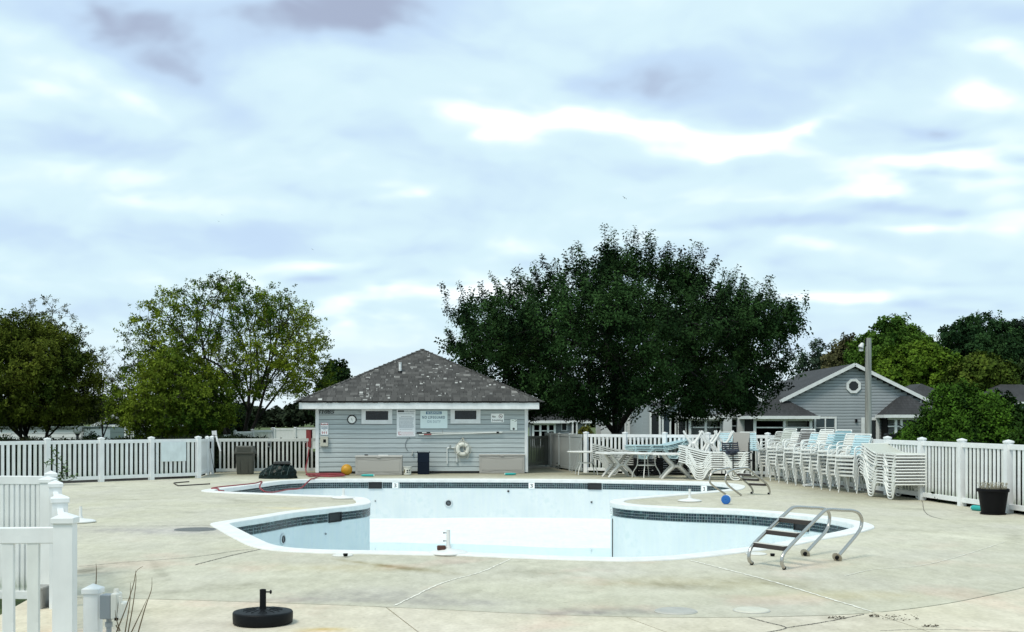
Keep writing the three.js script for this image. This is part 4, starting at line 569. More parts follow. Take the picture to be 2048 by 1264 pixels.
{ // big bin by the gate
  const c = G(487.5, 949), o = thing('trash_bin', 'tall olive grey trash bin with swing lid by the left gate', 'trash bin', c.clone().add(V(0, 0, -0.22)), 0.05), om = M([0.055, 0.057, 0.045], 0.55, { map: grime });
  const tap = (w0, w1, h, y) => { const g = rbox(1, h, 1, 0.03, 0, h / 2, 0), P = g.attributes.position; for (let i = 0; i < P.count; i++) { const t = P.getY(i) / h, w = lerp(w0, w1, t); P.setX(i, P.getX(i) * w); P.setZ(i, P.getZ(i) * w * 0.9); } g.computeVertexNormals(); return boxUV(g.translate(0, y, 0)); };
  part('bin_body', tap(0.45, 0.53, 0.64, 0), om, o); part('collar', tap(0.60, 0.615, 0.05, 0.63), om, o); const l = part('lid', tap(0.60, 0.5, 0.20, 0.68), M([0.062, 0.065, 0.053], 0.5), o); part('flap', rbox(0.42, 0.14, 0.012, 0.01, 0, 0.775, 0.262).rotateX(-0.0), M([0.045, 0.047, 0.037], 0.5), l); for (const x of [-0.12, 0.12]) part('rib', rbox(0.012, 0.55, 0.012, 0.004, x, 0.33, 0.228), om, o);
}
{ // tarp heap
  const c = G(551, 958), o = thing('tarp_heap', 'heap under a crumpled dark green tarp in front of the left gate', 'tarp', c.clone().add(V(0, 0, -0.38)));
  const g = new THREE.SphereGeometry(1, 90, 44, 0, Math.PI * 2, 0, Math.PI / 2), P = g.attributes.position;
  for (let i = 0; i < P.count; i++) { const x = P.getX(i), y = P.getY(i), z = P.getZ(i), a = Math.atan2(z, x), f = Math.abs(noise(a * 2.2 + y * 2, y * 3 + 4)) * 0.2 + Math.abs(noise(x * 6 + 9, z * 6 + y * 5)) * 0.16 + noise(x * 14, y * 12 + z * 14) * 0.05; const hump = 1 - 0.32 * sstep(0.1, -1, x), s = 1.03 - f; P.setXYZ(i, x * 0.55 * s, Math.max(0, Math.pow(y, 0.7) * 0.46 * hump * s), z * 0.40 * s); }
  g.computeVertexNormals(); part('tarp', boxUV(g), matteDark([0.003, 0.011, 0.010], 0.35, { side: THREE.DoubleSide }), o);
  const cords = []; for (let k = 0; k < 5; k++) { const x0 = -0.35 + k * 0.17, p = []; for (let i = 0; i <= 10; i++) { const t = i / 10; p.push(V(x0 + t * 0.12, 0.04 + 0.36 * Math.sin(t * 2.2 + 0.2) * (k === 0 ? 0.6 : 1), 0.40 - t * 0.34)); } cords.push(sweep(p, 0.006, 4)); } part('fold_cords', merge(cords), M([0.05, 0.09, 0.085], 0.5), o);
  const l = thing('bin_lid', 'flat black lid lying on top of the dark tarp heap', 'lid', c.clone().add(V(0.12, 0.455, -0.36)), 0.1); part('lid', rbox(0.44, 0.07, 0.36, 0.03), M([0.018, 0.02, 0.02], 0.45), l); part('lid_rim', rbox(0.47, 0.025, 0.39, 0.01, 0, -0.03, 0), M([0.02, 0.022, 0.022], 0.45), l);
}
{
  const o = thing('bent_bar', 'bent thin dark metal bar lying flat on the left deck', 'metal bar'); part('bar', sweep(rounded([G(378, 963.2, 0.015), G(347, 965.8, 0.015), G(356, 971.5, 0.015), G(419, 967.8, 0.015)], 0.12), 0.016, 6), M([0.055, 0.045, 0.04], 0.7), o); part('end_cap', merge([new THREE.SphereGeometry(0.02, 8, 6).translate(...G(419, 967.8, 0.015).toArray())]), blackPlastic, o);
}
function umbrellaBase(label, px, py, { h = 0.24, knobs = 0, clampOn = false, back = 0.243 } = {}) {
  const c = G(px, py).add(V(0, 0, -back)), o = thing('umbrella_base', label, 'umbrella base', c), m = M([0.80, 0.81, 0.80], 0.4, { map: grime });
  part('plate', lathe([[0.001, 0.005], [0.235, 0.005], [0.243, 0.014], [0.24, 0.03], [0.19, 0.045], [0.07, 0.062], [0.035, 0.075], [0.001, 0.075]], 44), m, o);
  part('stem', lathe([[0.026, 0.06], [0.024, h], [0.02, h], [0.02, 0.06]], 20), m, o); part('collar', lathe([[0.034, 0.06], [0.034, 0.10], [0.026, 0.105]], 20), m, o);
  for (let i = 0; i < knobs; i++) part('knob', merge([cyl(0.006, 0.006, 0.04, 0, 0, 0, 8).rotateZ(Math.PI / 2), rbox(0.014, 0.02, 0.012, 0.003, -0.022, 0, 0)]).translate(-0.034, h - 0.035 - i * 0.1, 0), M([0.12, 0.11, 0.1], 0.5), o);
  if (clampOn) part('clamp', rbox(0.105, 0.055, 0.06, 0.012, -0.085, 0.085, 0.03), M([0.07, 0.025, 0.016], 0.7), o, V(0, 0, 0)).userData.label = 'rusty brown clamp';
  return o;
}
umbrellaBase('white umbrella base with brown clamp on the near pool edge', 894.5, 1113, { h: 0.30, knobs: 2, clampOn: true });
umbrellaBase('white umbrella base on the left deck peninsula', 684, 998.8, { h: 0.22 });
umbrellaBase('white umbrella base on the right deck peninsula', 1383, 1004.8, { h: 0.26 });
umbrellaBase('white umbrella base half hidden by the near left fence posts', 150, 1047.5, { h: 0.26 });
umbrellaBase('white umbrella base under the stacked dining chairs', 1629, 973, { h: 0.2 });
{ // black one in front
  const c = G(513, 1257).add(V(0, 0, -0.24)), o = thing('umbrella_base', 'round black umbrella base with upright stub on the near deck', 'umbrella base', c), bm = matteDark([0.005, 0.006, 0.008], 0.5);
  part('drum', lathe([[0.001, 0.004], [0.225, 0.004], [0.239, 0.01], [0.242, 0.05], [0.242, 0.09], [0.236, 0.1], [0.222, 0.103], [0.06, 0.118], [0.03, 0.12], [0.001, 0.12]], 64), bm, o);
  const ribs = []; for (let k = 0; k < 16; k++) { const a = k / 16 * Math.PI * 2; ribs.push(new THREE.BoxGeometry(0.10, 0.006, 0.006).rotateZ(-0.08).translate(0.11, 0.114, 0).rotateY(a)); } part('ribs', merge(ribs), matteDark([0.009, 0.011, 0.013], 0.45), o);
  part('stub', lathe([[0.032, 0.11], [0.026, 0.14], [0.026, 0.275], [0.023, 0.278], [0.018, 0.278], [0.018, 0.13]], 24), bm, o);
  part('knob', merge([cyl(0.006, 0.006, 0.05, 0, 0, 0, 8).rotateZ(Math.PI / 2), new THREE.SphereGeometry(0.016, 12, 8).scale(0.6, 1.1, 1).translate(0.028, 0, 0)]).translate(0.036, 0.256, 0), bm, o); part('filler_cap', cyl(0.028, 0.028, 0.012, 0.06, 0.116, -0.08, 16), M([0.01, 0.011, 0.012], 0.5), o);
}
function lid(label, px, py, r, plug, c = [0.78, 0.78, 0.74]) { const o = thing('skimmer_lid', label, 'lid', G(px, py)); part('disc', lathe([[0.001, 0.014], [r - 0.008, 0.014], [r, 0.008], [r, 0.001]], 36), M(c, 0.5, { map: grime }), o); part('ring', new THREE.TorusGeometry(r + 0.006, 0.005, 6, 36).rotateX(Math.PI / 2).translate(0, 0.003, 0), M([0.5, 0.5, 0.47], 0.7), o); if (plug) { const q = G(...plug).sub(G(px, py)); const p = thing('rubber_plug', 'small black rubber plug ' + plug[2], 'plug', G(plug[0], plug[1], plug[2].startsWith('on') ? 0.014 : 0.0)); part('plug', lathe([[0.001, 0], [0.024, 0], [0.03, 0.028], [0.026, 0.034], [0.001, 0.034]], 16), blackPlastic, p); part('plug_rim', new THREE.TorusGeometry(0.026, 0.004, 6, 18).rotateX(Math.PI / 2).translate(0, 0.03, 0), blackPlastic, p); } return o; }
lid('white round skimmer lid on the deck left of the near pool edge', 685, 1111.3, 0.122, [691, 1112.5, 'on the left white skimmer lid']);
lid('white round skimmer lid beside the foot of the near pool ladder', 1512.5, 1108.5, 0.122, [1545, 1112.5, 'standing near the foot of the near pool ladder']);
lid('flat grey round cover in the deck left of the pool', 390, 1060, 0.31, null, [0.13, 0.13, 0.125]);
lid('grey concrete coloured round cover with dark ring in the near deck', 1352, 1223, 0.175, null, [0.47, 0.46, 0.42]);
lid('pale cream round cover set in the near deck', 1503, 1221.5, 0.15, null, [0.66, 0.64, 0.54]);
{ // blue float roll
  const c = G(1452, 1009), o = thing('blue_roll', 'short white roll with round blue end beside the far ladder', 'float roll', c.clone().add(V(0, 0.095, -0.02)), -0.35); part('roll', new THREE.CylinderGeometry(0.094, 0.094, 0.12, 30).rotateX(Math.PI / 2).translate(0, 0, -0.06), M([0.72, 0.73, 0.72], 0.5), o); part('end_disc', lathe([[0.001, 0.012], [0.06, 0.012], [0.088, 0.008], [0.093, 0]], 30).rotateX(Math.PI / 2), M([0.012, 0.12, 0.42], 0.4), o).userData.label = 'blue end disc'; part('hub', new THREE.TorusGeometry(0.03, 0.006, 6, 20).translate(0, 0, 0.013), M([0.02, 0.16, 0.5], 0.4), o);
}
// pool ladders lifted out of the water, traced in the vertical plane of each rail
function ladder(label, railsPx, planes, stepsPx, { flange = [], sleeves = [], steps, rt = 0.021 } = {}) {
  const o = thing('pool_ladder', label, 'pool ladder'), pts = [];
  railsPx.forEach((pp, k) => { const [a, b] = planes[k], d = b.clone().sub(a), N = V(d.z, 0, -d.x).normalize(), P = pp.map(([x, y]) => onPlane(x, y, a, N)); P.forEach((q) => { q.y = Math.max(q.y, rt); }); const line = smooth(P, 90); pts.push({ a, N }); part('rail', sweep(line, rt, 10), steel, o);
    for (const [fx, fy] of flange[k] ?? []) { const p = onPlane(fx, fy, a, N); const dir = P[P.length - 1].clone().sub(P[P.length - 2]).normalize(), f = part('flange', lathe([[0.021, 0.03], [0.026, 0.026], [0.05, 0.012], [0.062, 0.004], [0.064, -0.002], [0.05, -0.004], [0.021, -0.004]], 28), steel, o, p); f.quaternion.setFromUnitVectors(V(0, 1, 0), dir.clone().negate()); part('rubber_bumper', lathe([[0.001, -0.02], [0.022, -0.02], [0.024, 0.0]], 16), blackPlastic, o, p).quaternion.copy(f.quaternion); }
    for (const [fx, fy] of sleeves[k] ?? []) { const p = onPlane(fx, fy, a, N); part('sleeve', new THREE.TorusGeometry(0.045, 0.012, 8, 20).rotateY(Math.PI / 2 * 0), M([0.78, 0.76, 0.68], 0.5), o, p, Math.atan2(N.x, N.z)); }
    part('foot_cap', new THREE.SphereGeometry(rt * 1.15, 12, 8), blackPlastic, o, P[0]);
  });
  for (const [a2, b2] of stepsPx) { const A = onPlane(...a2, pts[0].a, pts[0].N), B = onPlane(...b2, pts[1].a, pts[1].N), L = A.distanceTo(B), t = part('tread', merge([rbox(L - 0.02, 0.05, 0.075, 0.008)]), M([0.035, 0.026, 0.024], 0.5), o, A.clone().lerp(B, 0.5).add(V(0, -0.012, 0)), Math.atan2(-(B.z - A.z), B.x - A.x)); part('tread_top', rbox(L - 0.03, 0.006, 0.07, 0.002, 0, 0.0285, 0), M([0.60, 0.59, 0.55], 0.5), t); }
  return o;
}
const Z8 = (x, y) => [1400 + x / 5.12, 980 + y / 5.12], Z4 = (x, y) => [1380 + x / 9.03, 860 + y / 9.03];
{
  const f0 = G(1503, 1130), f1 = G(1568.5, 1139.5), e0 = G(1610, 1112.5), e1 = G(1674, 1122);
  ladder('steel pool ladder with three dark treads on the near right deck', [
    [[530, 762], [503, 715], [503, 655], [522, 595], [560, 545], [700, 408], [900, 220], [945, 184], [985, 176], [1130, 182], [1265, 192], [1308, 218], [1326, 270], [1320, 345], [1292, 415], [1200, 520], [1075, 655]].map((p) => Z8(...p)),
    [[862, 808], [840, 760], [840, 700], [862, 645], [900, 600], [1050, 440], [1240, 245], [1285, 208], [1330, 200], [1450, 206], [1580, 216], [1630, 245], [1655, 300], [1650, 375], [1615, 440], [1530, 545], [1402, 694]].map((p) => Z8(...p))], [[f0, e0], [f1, e1]],
    [[Z8(822, 296), Z8(1150, 326)], [Z8(690, 420), Z8(1020, 454)], [Z8(560, 552), Z8(885, 588)]], { flange: [[Z8(1078, 650)], [Z8(1405, 690)]] });
  const a0 = G(1451.5, 990), a1 = G(1482.5, 992.3), b0 = G(1503, 987.5), b1 = G(1538, 989);
  ladder('steel pool ladder standing by the far right pool lobe beside the lounger stack', [
    [[1108, 1142], [1132, 1130], [1128, 1080], [1080, 1005], [960, 900], [830, 790], [740, 705], [690, 688], [620, 702], [430, 752], [380, 800], [356, 870], [362, 945], [420, 1005], [540, 1090], [642, 1168]].map((p) => Z4(...p)),
    [[1418, 1158], [1440, 1140], [1436, 1080], [1390, 985], [1290, 895], [1150, 780], [1050, 695], [1000, 685], [930, 690], [740, 735], [675, 785], [645, 850], [648, 930], [700, 1005], [820, 1100], [925, 1188]].map((p) => Z4(...p))], [[a0, b0], [a1, b1]],
    [[Z4(870, 800), Z4(1150, 800)], [Z4(960, 885), Z4(1240, 890)], [Z4(1070, 970), Z4(1375, 980)]], { sleeves: [[Z4(810, 790)], [Z4(1135, 785)]], rt: 0.022 });
}
{ // pot with dried stems
  const c = G(1996, 1030.5).add(V(0, 0, -0.21)), o = thing('plant_pot', 'large black plant pot with dried stems by the right fence', 'plant pot', c), r = rngOf(4);
  part('pot', lathe([[0.001, 0.01], [0.185, 0.01], [0.20, 0.03], [0.25, 0.40], [0.268, 0.40], [0.272, 0.415], [0.272, 0.45], [0.262, 0.458], [0.245, 0.455], [0.238, 0.40], [0.001, 0.40]], 48), matteDark([0.004, 0.004, 0.005]), o); part('saucer', lathe([[0.001, 0.0], [0.21, 0.0], [0.225, 0.025], [0.215, 0.03], [0.19, 0.012]], 40), matteDark([0.005, 0.005, 0.006]), o);
  part('soil', cyl(0.236, 0.236, 0.01, 0, 0.42, 0, 30), M([0.03, 0.024, 0.018], 1), o);
  const st = []; for (let i = 0; i < 130; i++) { const a = r() * 6.28, q = Math.sqrt(r()) * 0.23, h = rr(0.05, 0.15, r), b = V(Math.cos(a) * q, 0.42, Math.sin(a) * q), t = b.clone().add(V(rr(-0.04, 0.04, r), h, rr(-0.03, 0.03, r))); st.push(sweep([b, b.clone().lerp(t, 0.5).add(V(rr(-0.01, 0.01, r), 0, 0)), t], 0.0028, 3)); if (r() < 0.6) st.push(new THREE.SphereGeometry(0.008, 5, 4).scale(1, 1.6, 1).translate(t.x, t.y, t.z)); }
  const s = part('dried_stems', merge(st), M([0.36, 0.33, 0.24], 0.9), o); s.userData.kind = 'stuff';
}
{ // bare twigs beside the outlet
  const o = thing('bare_twigs', 'bare brown twigs growing beside the short white post', 'twigs', V(at(250, 846, 7.1).x, -0.05, -7.1)), r = rngOf(14), list = [];
  const tw = (pp, D) => sweep(smooth(pp.map(([x, y]) => at(x, y, D).sub(o.position)), 14), (t) => 0.0042 * (1 - t * 0.75), 5);
  list.push(tw([[233, 1264], [252, 1215], [268, 1165], [273, 1142], [286, 1132]], 7.1), tw([[256, 1266], [266, 1210], [272, 1160], [271, 1141]], 7.15), tw([[276, 1266], [292, 1210], [303, 1178], [304, 1155]], 7.0), tw([[262, 1266], [283, 1222], [294, 1198]], 7.2), tw([[250, 1266], [260, 1200], [261, 1165]], 7.3), tw([[232, 1250], [240, 1268]], 7.1), tw([[192, 1168], [193, 1140], [192, 1127]], 8.2), tw([[240, 1262], [232, 1235], [230, 1220]], 7.1));
  part('twigs', merge(list), M([0.16, 0.12, 0.075], 0.9), o);
}
for (const [i, [x, y, w, l]] of [[1672, 1237, 0.07, 'left of the bigger leaf heap'], [1748, 1234, 0.04, 'between the leaf heaps'], [1803, 1240, 0.15, 'and largest'], [1860, 1254, 0.06, 'at the far right']].entries()) {
  const o = thing('leaf_litter', 'small heap of dry brown leaf litter on the near deck, ' + l, 'leaf litter', G(x, y)), r = rngOf(60 + i), list = []; for (let k = 0; k < 40; k++) { const s = rr(0.006, 0.016, r); list.push(new THREE.BoxGeometry(s, s * 0.25, s * 0.6).rotateY(r() * 6).rotateZ(rr(-0.7, 0.7, r)).translate(rr(-w, w, r), 0.004 + Math.abs(rr(0, 0.03, r)) * (w > 0.1 ? 1.2 : 0.5), rr(-w, w, r) * 0.35)); } const m = part('leaves', merge(list), M([0.06, 0.042, 0.024], 0.95), o); m.userData.kind = 'stuff';
}
// ------------------------------------------------------------------ stacked pool furniture
const strapWhite = M([0.74, 0.75, 0.72], 0.45, { map: grime }), strapGrey = M([0.30, 0.31, 0.29], 0.55), strapAqua = M([0.42, 0.60, 0.66], 0.5), strapTeal = M([0.02, 0.14, 0.18], 0.5), navy = M([0.008, 0.013, 0.028], 0.6), slingGrey = M([0.30, 0.29, 0.27], 0.7), tubeWhite = M([0.80, 0.81, 0.79], 0.35), tubeBlack = M([0.012, 0.012, 0.013], 0.4);
// a strap lounger: length along x (head at +x), width along z
function loungerGeos() {
  const W = 0.31, fr = [], legs = [], st = [];
  for (const s of [-1, 1]) {
    fr.push(sweep(rounded([V(0, 0.33, s * W), V(1.15, 0.33, s * W), V(1.9, 0.52, s * W)], 0.15), 0.018, 6));
    legs.push(sweep(rounded([V(0.02, 0.33, s * W), V(0.10, 0.30, s * W), V(0.22, 0.02, s * W), V(0.42, 0.02, s * W), V(0.58, 0.30, s * W), V(0.70, 0.33, s * W)], 0.07), 0.018, 6), sweep(rounded([V(0.95, 0.33, s * W), V(1.06, 0.30, s * W), V(1.22, 0.02, s * W), V(1.42, 0.02, s * W), V(1.60, 0.36, s * W), V(1.72, 0.47, s * W)], 0.07), 0.018, 6));
  }
  fr.push(sweep([V(0, 0.33, -W), V(0, 0.33, W)], 0.018, 6), sweep([V(1.9, 0.52, -W), V(1.9, 0.52, W)], 0.018, 6), sweep([V(1.15, 0.325, -W), V(1.15, 0.325, W)], 0.013, 6));
  for (let i = 0; i < 21; i++) st.push(rbox(0.042, 0.008, 2 * W + 0.03, 0.003, 0.05 + i * 0.053, 0.347, 0));
  for (let i = 0; i < 13; i++) { const t = (i + 0.6) / 13; st.push(new THREE.BoxGeometry(0.042, 0.008, 2 * W + 0.03).rotateZ(0.248).translate(1.16 + t * 0.72, 0.347 + t * 0.182, 0)); }
  return { frame: merge(fr), leg: merge(legs.slice(0, 1)), legs, straps: merge(st) };
}
const LG = loungerGeos();
function makeLounger(label, p, turn, strap = strapWhite, tube = tubeWhite, group) {
  const o = thing('sun_lounger', label, 'sun lounger', p, turn, group); part('frame', LG.frame, tube, o); for (const g of LG.legs) part('leg', g, tube, o); part('straps', LG.straps, strap, o); return o;
}
function stackLoungers(n, base, turn, where, sp, group, { tilt = 0, strapOf = () => strapWhite, kind = 'white strap sun lounger', tube = tubeWhite, y0 = 0 } = {}) {
  let src = null; const r = rngOf(n * 17 + Math.round(base.x * 10));
  for (let i = 0; i < n; i++) {
    const from = n - i, label = (i === n - 1 ? 'topmost ' : i === 0 ? 'lowest ' : ordinal(from) + ' ') + kind + (i === n - 1 || i === 0 ? ' of ' : ' from the top of ') + where, p = base.clone().add(V(rr(-0.012, 0.012, r), y0 + i * sp, rr(-0.012, 0.012, r)));
    const o = makeLounger(label, p, turn + rr(-0.012, 0.012, r), strapOf(i), tube, group); o.rotation.z = tilt * i / n;
  }
}
// stacks: right by the fence, in the middle, and low behind the tables
{
  const ang = Math.atan2(0.098, 1); // along the right fence
  const c = V(8.27, 0, -24.35); stackLoungers(11, c, Math.PI / 2 + ang, 'the tall stack at the right fence', 0.062, 'loungers stacked at the right fence', { strapOf: (i) => (i === 10 ? M([0.56, 0.58, 0.52], 0.6) : strapWhite) });
  const b = G(1500, 962); stackLoungers(8, V(b.x + 0.05, 0, b.z - 0.4), Math.PI - 0.28, 'the stack behind the far pool ladder', 0.062, 'loungers stacked behind the far ladder');
  const d = G(1316, 951); stackLoungers(8, V(d.x - 0.05, 0, -35.75), Math.PI - 0.08, 'the stack under the left tables', 0.06, 'loungers stacked under the left tables', { strapOf: () => strapGrey, kind: 'grey strapped sun lounger', tube: M([0.55, 0.56, 0.54], 0.45) });
  const e = G(1262, 950); stackLoungers(4, V(e.x - 0.1, 0, -35.5), 0.3, 'the dark teal stack behind the tables', 0.045, 'teal loungers stacked behind the tables', { y0: 0.44, strapOf: (i) => (i === 3 ? strapAqua : i % 2 ? strapTeal : navy), kind: 'teal strapped sun lounger', tube: M([0.5, 0.66, 0.68], 0.5) });
  // black slatted chairs stored beneath the teal loungers
  const q = thing('black_crate', 'black slatted storage base under the teal loungers', 'storage base', V(e.x + 0.82, 0, -35.75), 0.3); for (let i = 0; i < 7; i++) part('slat', rbox(1.7, 0.05, 0.03, 0.006, 0, 0.06 + i * 0.07, 0.3), blackPlastic, q); for (const x of [-0.8, 0, 0.8]) part('leg', rbox(0.06, 0.53, 0.6, 0.008, x, 0.265, -0.02), blackPlastic, q);
}
// dining chairs: facing +z
function chairGeos() {
  const fr = [], seat = [], back = [];
  const sides = [-1, 1].map((s) => [
    sweep(rounded([V(s * 0.27, 0, 0.27), V(s * 0.265, 0.62, 0.20), V(s * 0.262, 0.645, -0.20), V(s * 0.24, 0.60, -0.27)], 0.09), 0.0155, 6),
    sweep(rounded([V(s * 0.25, 0, -0.30), V(s * 0.24, 0.40, -0.19), V(s * 0.22, 0.90, -0.40)], 0.08), 0.0155, 6),
    sweep(rounded([V(s * 0.245, 0.41, 0.24), V(s * 0.24, 0.40, -0.19)], 0.02), 0.0155, 6)]);
  fr.push(sweep([V(-0.22, 0.90, -0.40), V(0.22, 0.90, -0.40)], 0.0155, 6), sweep([V(-0.265, 0.405, 0.25), V(0.265, 0.405, 0.25)], 0.0155, 6), sweep([V(-0.24, 0.40, -0.19), V(0.24, 0.40, -0.19)], 0.0155, 6), ...sides.map((s) => s[2]));
  for (let i = 0; i < 8; i++) seat.push(rbox(0.52, 0.007, 0.042, 0.003, 0, 0.418, 0.235 - i * 0.056)); seat.push(rbox(0.52, 0.04, 0.008, 0.003, 0, 0.395, 0.265));
  for (let i = 0; i < 8; i++) { const t = (i + 0.6) / 8.2; back.push(new THREE.BoxGeometry(0.47, 0.042, 0.007).rotateX(-0.4).translate(0, 0.42 + t * 0.47, -0.19 - t * 0.20 + 0.012)); }
  return { frame: merge(fr), front: sides.map((s) => s[0]), rear: sides.map((s) => s[1]), seat: merge(seat), back: merge(back) };
}
const CG = chairGeos();
function makeChair(label, p, turn, { seat = strapWhite, back = strapWhite, tube = tubeWhite, group, name = 'dining_chair' } = {}) {
  const o = thing(name, label, 'chair', p, turn, group); part('frame', CG.frame, tube, o); CG.front.forEach((g) => part('armrest_leg', g, tube, o)); CG.rear.forEach((g) => part('back_leg', g, tube, o)); part('seat_straps', CG.seat, seat, o); part('back_straps', CG.back, back, o); return o;
}
{
  const tops = [strapGrey, M([0.45, 0.48, 0.44], 0.5), strapWhite, M([0.16, 0.16, 0.16], 0.6), strapAqua, strapWhite, strapAqua, M([0.22, 0.37, 0.42], 0.5), strapWhite, strapAqua], topName = ['grey', 'greenish grey', 'white', 'dark grey', 'aqua', 'white', 'aqua', 'slate blue', 'white', 'aqua'];
  const th = -0.98, fwd = V(Math.sin(th), 0, Math.cos(th)), r = rngOf(21);
  for (let k = 0; k < 10; k++) {
    const t = k / 9, foot = G(lerp(1531, 1688, t), lerp(960.5, 986.5, t)), base = foot.clone().addScaledVector(fwd, -0.30), n = [6, 7, 6, 7, 6, 7, 6, 7, 6, 6][k], turn = th + rr(-0.09, 0.09, r);
    for (let i = 0; i < n; i++) {
      const p = base.clone().addScaledVector(fwd, -0.10 + i * 0.026).add(V(0, i * 0.088, 0)), up = n - i;
      const label = (up === 1 ? 'topmost chair with ' + topName[k] + ' back straps on' : i === 0 ? 'lowest white dining chair in' : ordinal(up) + ' white dining chair from the top of') + ' the ' + (k === 9 ? 'last' : k === 0 ? 'first' : ordinal(k + 1)) + ' chair stack from the left';
      makeChair(label, p, turn + rr(-0.02, 0.02, r), { seat: r() < 0.25 ? strapGrey : strapWhite, back: up <= 2 ? tops[k] : r() < 0.3 ? strapGrey : strapWhite, group: 'dining chairs stacked along the right fence' });
    }
  }
  // odd chairs beside the middle lounger stack
  const q = (px, D, y) => V((px - CX) / F * D, y, -D);
  makeChair('aqua strapped chair standing high behind the middle lounger stack, the left one', q(1456, 34.0, 0.42), -0.1, { seat: strapAqua, back: strapAqua });
  makeChair('aqua strapped chair standing high behind the grey sling chair', q(1497, 33.9, 0.42), -0.15, { seat: strapAqua, back: strapAqua });
  { const o = thing('sling_chair', 'grey brown sling chair with black frame between the aqua chairs', 'chair', q(1480, 33.2, 0.40), -0.3); part('seat', rbox(0.48, 0.02, 0.46, 0.008, 0, 0.41, 0.03), slingGrey, o); part('backrest', rbox(0.47, 0.56, 0.018, 0.008).rotateX(-0.34).translate(0, 0.66, -0.30), slingGrey, o); CG.front.forEach((g) => part('armrest_leg', g, tubeBlack, o)); CG.rear.forEach((g) => part('back_leg', g, tubeBlack, o)); }
  { const o = thing('black_chair', 'low black framed chair with navy cushion in front of the aqua chair', 'chair', q(1466, 32.9, 0.16), 0.05); part('seat', rbox(0.5, 0.05, 0.46, 0.02, 0, 0.42, 0.02), navy, o); CG.front.forEach((g) => part('armrest_leg', g, tubeBlack, o)); CG.rear.forEach((g) => part('back_leg', g, tubeBlack, o)); part('back_slats', CG.back, navy, o); }
  { const o = thing('black_chair', 'low black framed chair in front of the grey sling chair', 'chair', q(1484, 32.7, 0.14), -0.1); part('seat', rbox(0.5, 0.05, 0.46, 0.02, 0, 0.42, 0.02), M([0.02, 0.02, 0.022], 0.6), o); CG.front.forEach((g) => part('armrest_leg', g, tubeBlack, o)); CG.rear.forEach((g) => part('back_leg', g, tubeBlack, o)); }
  { const o = thing('navy_cushion', 'crumpled navy cushion lying on the black chair', 'cushion', q(1464, 32.6, 0.78), 0.2); const g = new THREE.SphereGeometry(1, 28, 18), P = g.attributes.position; for (let i = 0; i < P.count; i++) { const f = 1 + noise(P.getX(i) * 3, P.getY(i) * 3 + P.getZ(i) * 2) * 0.5; P.setXYZ(i, P.getX(i) * 0.2 * f, P.getY(i) * 0.09 * f, P.getZ(i) * 0.18 * f); } g.computeVertexNormals(); part('cushion', boxUV(g), navy, o); part('piping', sweep(smooth([V(-0.19, 0, 0), V(0, 0.01, 0.19), V(0.19, 0.02, 0), V(0, 0.01, -0.18)], 24, true), 0.008, 5), M([0.03, 0.045, 0.08], 0.5), o); }
}
// resin tables on crossed legs
const xLeg = (() => { const h = 0.68, L = []; for (const s of [-1, 1]) L.push(sweep(smooth([V(s * 0.43, 0, 0), V(s * 0.26, 0.19, 0), V(s * 0.12, 0.33, 0), V(s * 0.11, 0.39, 0), V(s * 0.24, 0.54, 0), V(s * 0.36, h, 0)], 26), (t) => 0.036 + 0.02 * Math.sin(t * Math.PI), 8, false, 0.75)); L.push(sweep(smooth([V(-0.15, 0.27, 0), V(-0.07, 0.345, 0), V(0, 0.36, 0), V(0.07, 0.345, 0), V(0.15, 0.27, 0)], 12), 0.045, 8, false, 0.7)); return merge(L); })();
const topGeo = (() => { const s = new THREE.Shape(), a = 0.66, b = 0.42, r = 0.2; s.moveTo(-a + r, -b); s.lineTo(a - r, -b); s.quadraticCurveTo(a, -b, a, -b + r); s.lineTo(a, b - r); s.quadraticCurveTo(a, b, a - r, b); s.lineTo(-a + r, b); s.quadraticCurveTo(-a, b, -a, b - r); s.lineTo(-a, -b + r); s.quadraticCurveTo(-a, -b, -a + r, -b); const g = new THREE.ExtrudeGeometry(s, { depth: 0.03, bevelEnabled: true, bevelThickness: 0.012, bevelSize: 0.012, bevelSegments: 2, curveSegments: 8 }).rotateX(-Math.PI / 2).translate(0, 0.692, 0); return boxUV(g); })();
const resinGrey = M([0.64, 0.64, 0.61], 0.45, { map: grime });
function xTable(label, p, turn, upside = false, wide = 1) { const o = thing('resin_table', label, 'table', p, turn); const k = new THREE.Matrix4(); const legM = upside ? furnWhite : resinGrey; for (const z of [-0.22, 0.22]) { const m = part('crossed_leg', xLeg, legM, o, V(0, 0, z)); if (upside) m.scale.set(0.62, 1, 0.7); } part('stretcher', box(0.07, 0.07, 0.44, 0, 0.36, 0), legM, o); const tp = part('tabletop', topGeo, furnWhite, o); tp.scale.x = wide; if (upside) o.rotation.x = Math.PI; return o; }
xTable('white resin table on crossed legs, second table from the left', G(1239, 955).add(V(0, 0, -0.25)), 0.35, false, 0.95);
xTable('white resin table on crossed legs, nearest of the four tables', G(1354, 958).add(V(0, 0, -0.25)), 0.0, false, 1.05);
{
  const e = G(1385, 958); xTable('white resin table upside down with crossed legs up, the left one', V(e.x + 0.12, 1.36, e.z - 0.75), 0.12, true, 0.6); xTable('white resin table upside down with crossed legs up, the middle one', V(e.x + 0.60, 1.36, e.z - 0.65), -0.05, true, 0.6); xTable('white resin table upside down with crossed legs up beside the aqua chair', V(e.x + 1.02, 1.36, e.z - 0.7), 0.1, true, 0.6);
}
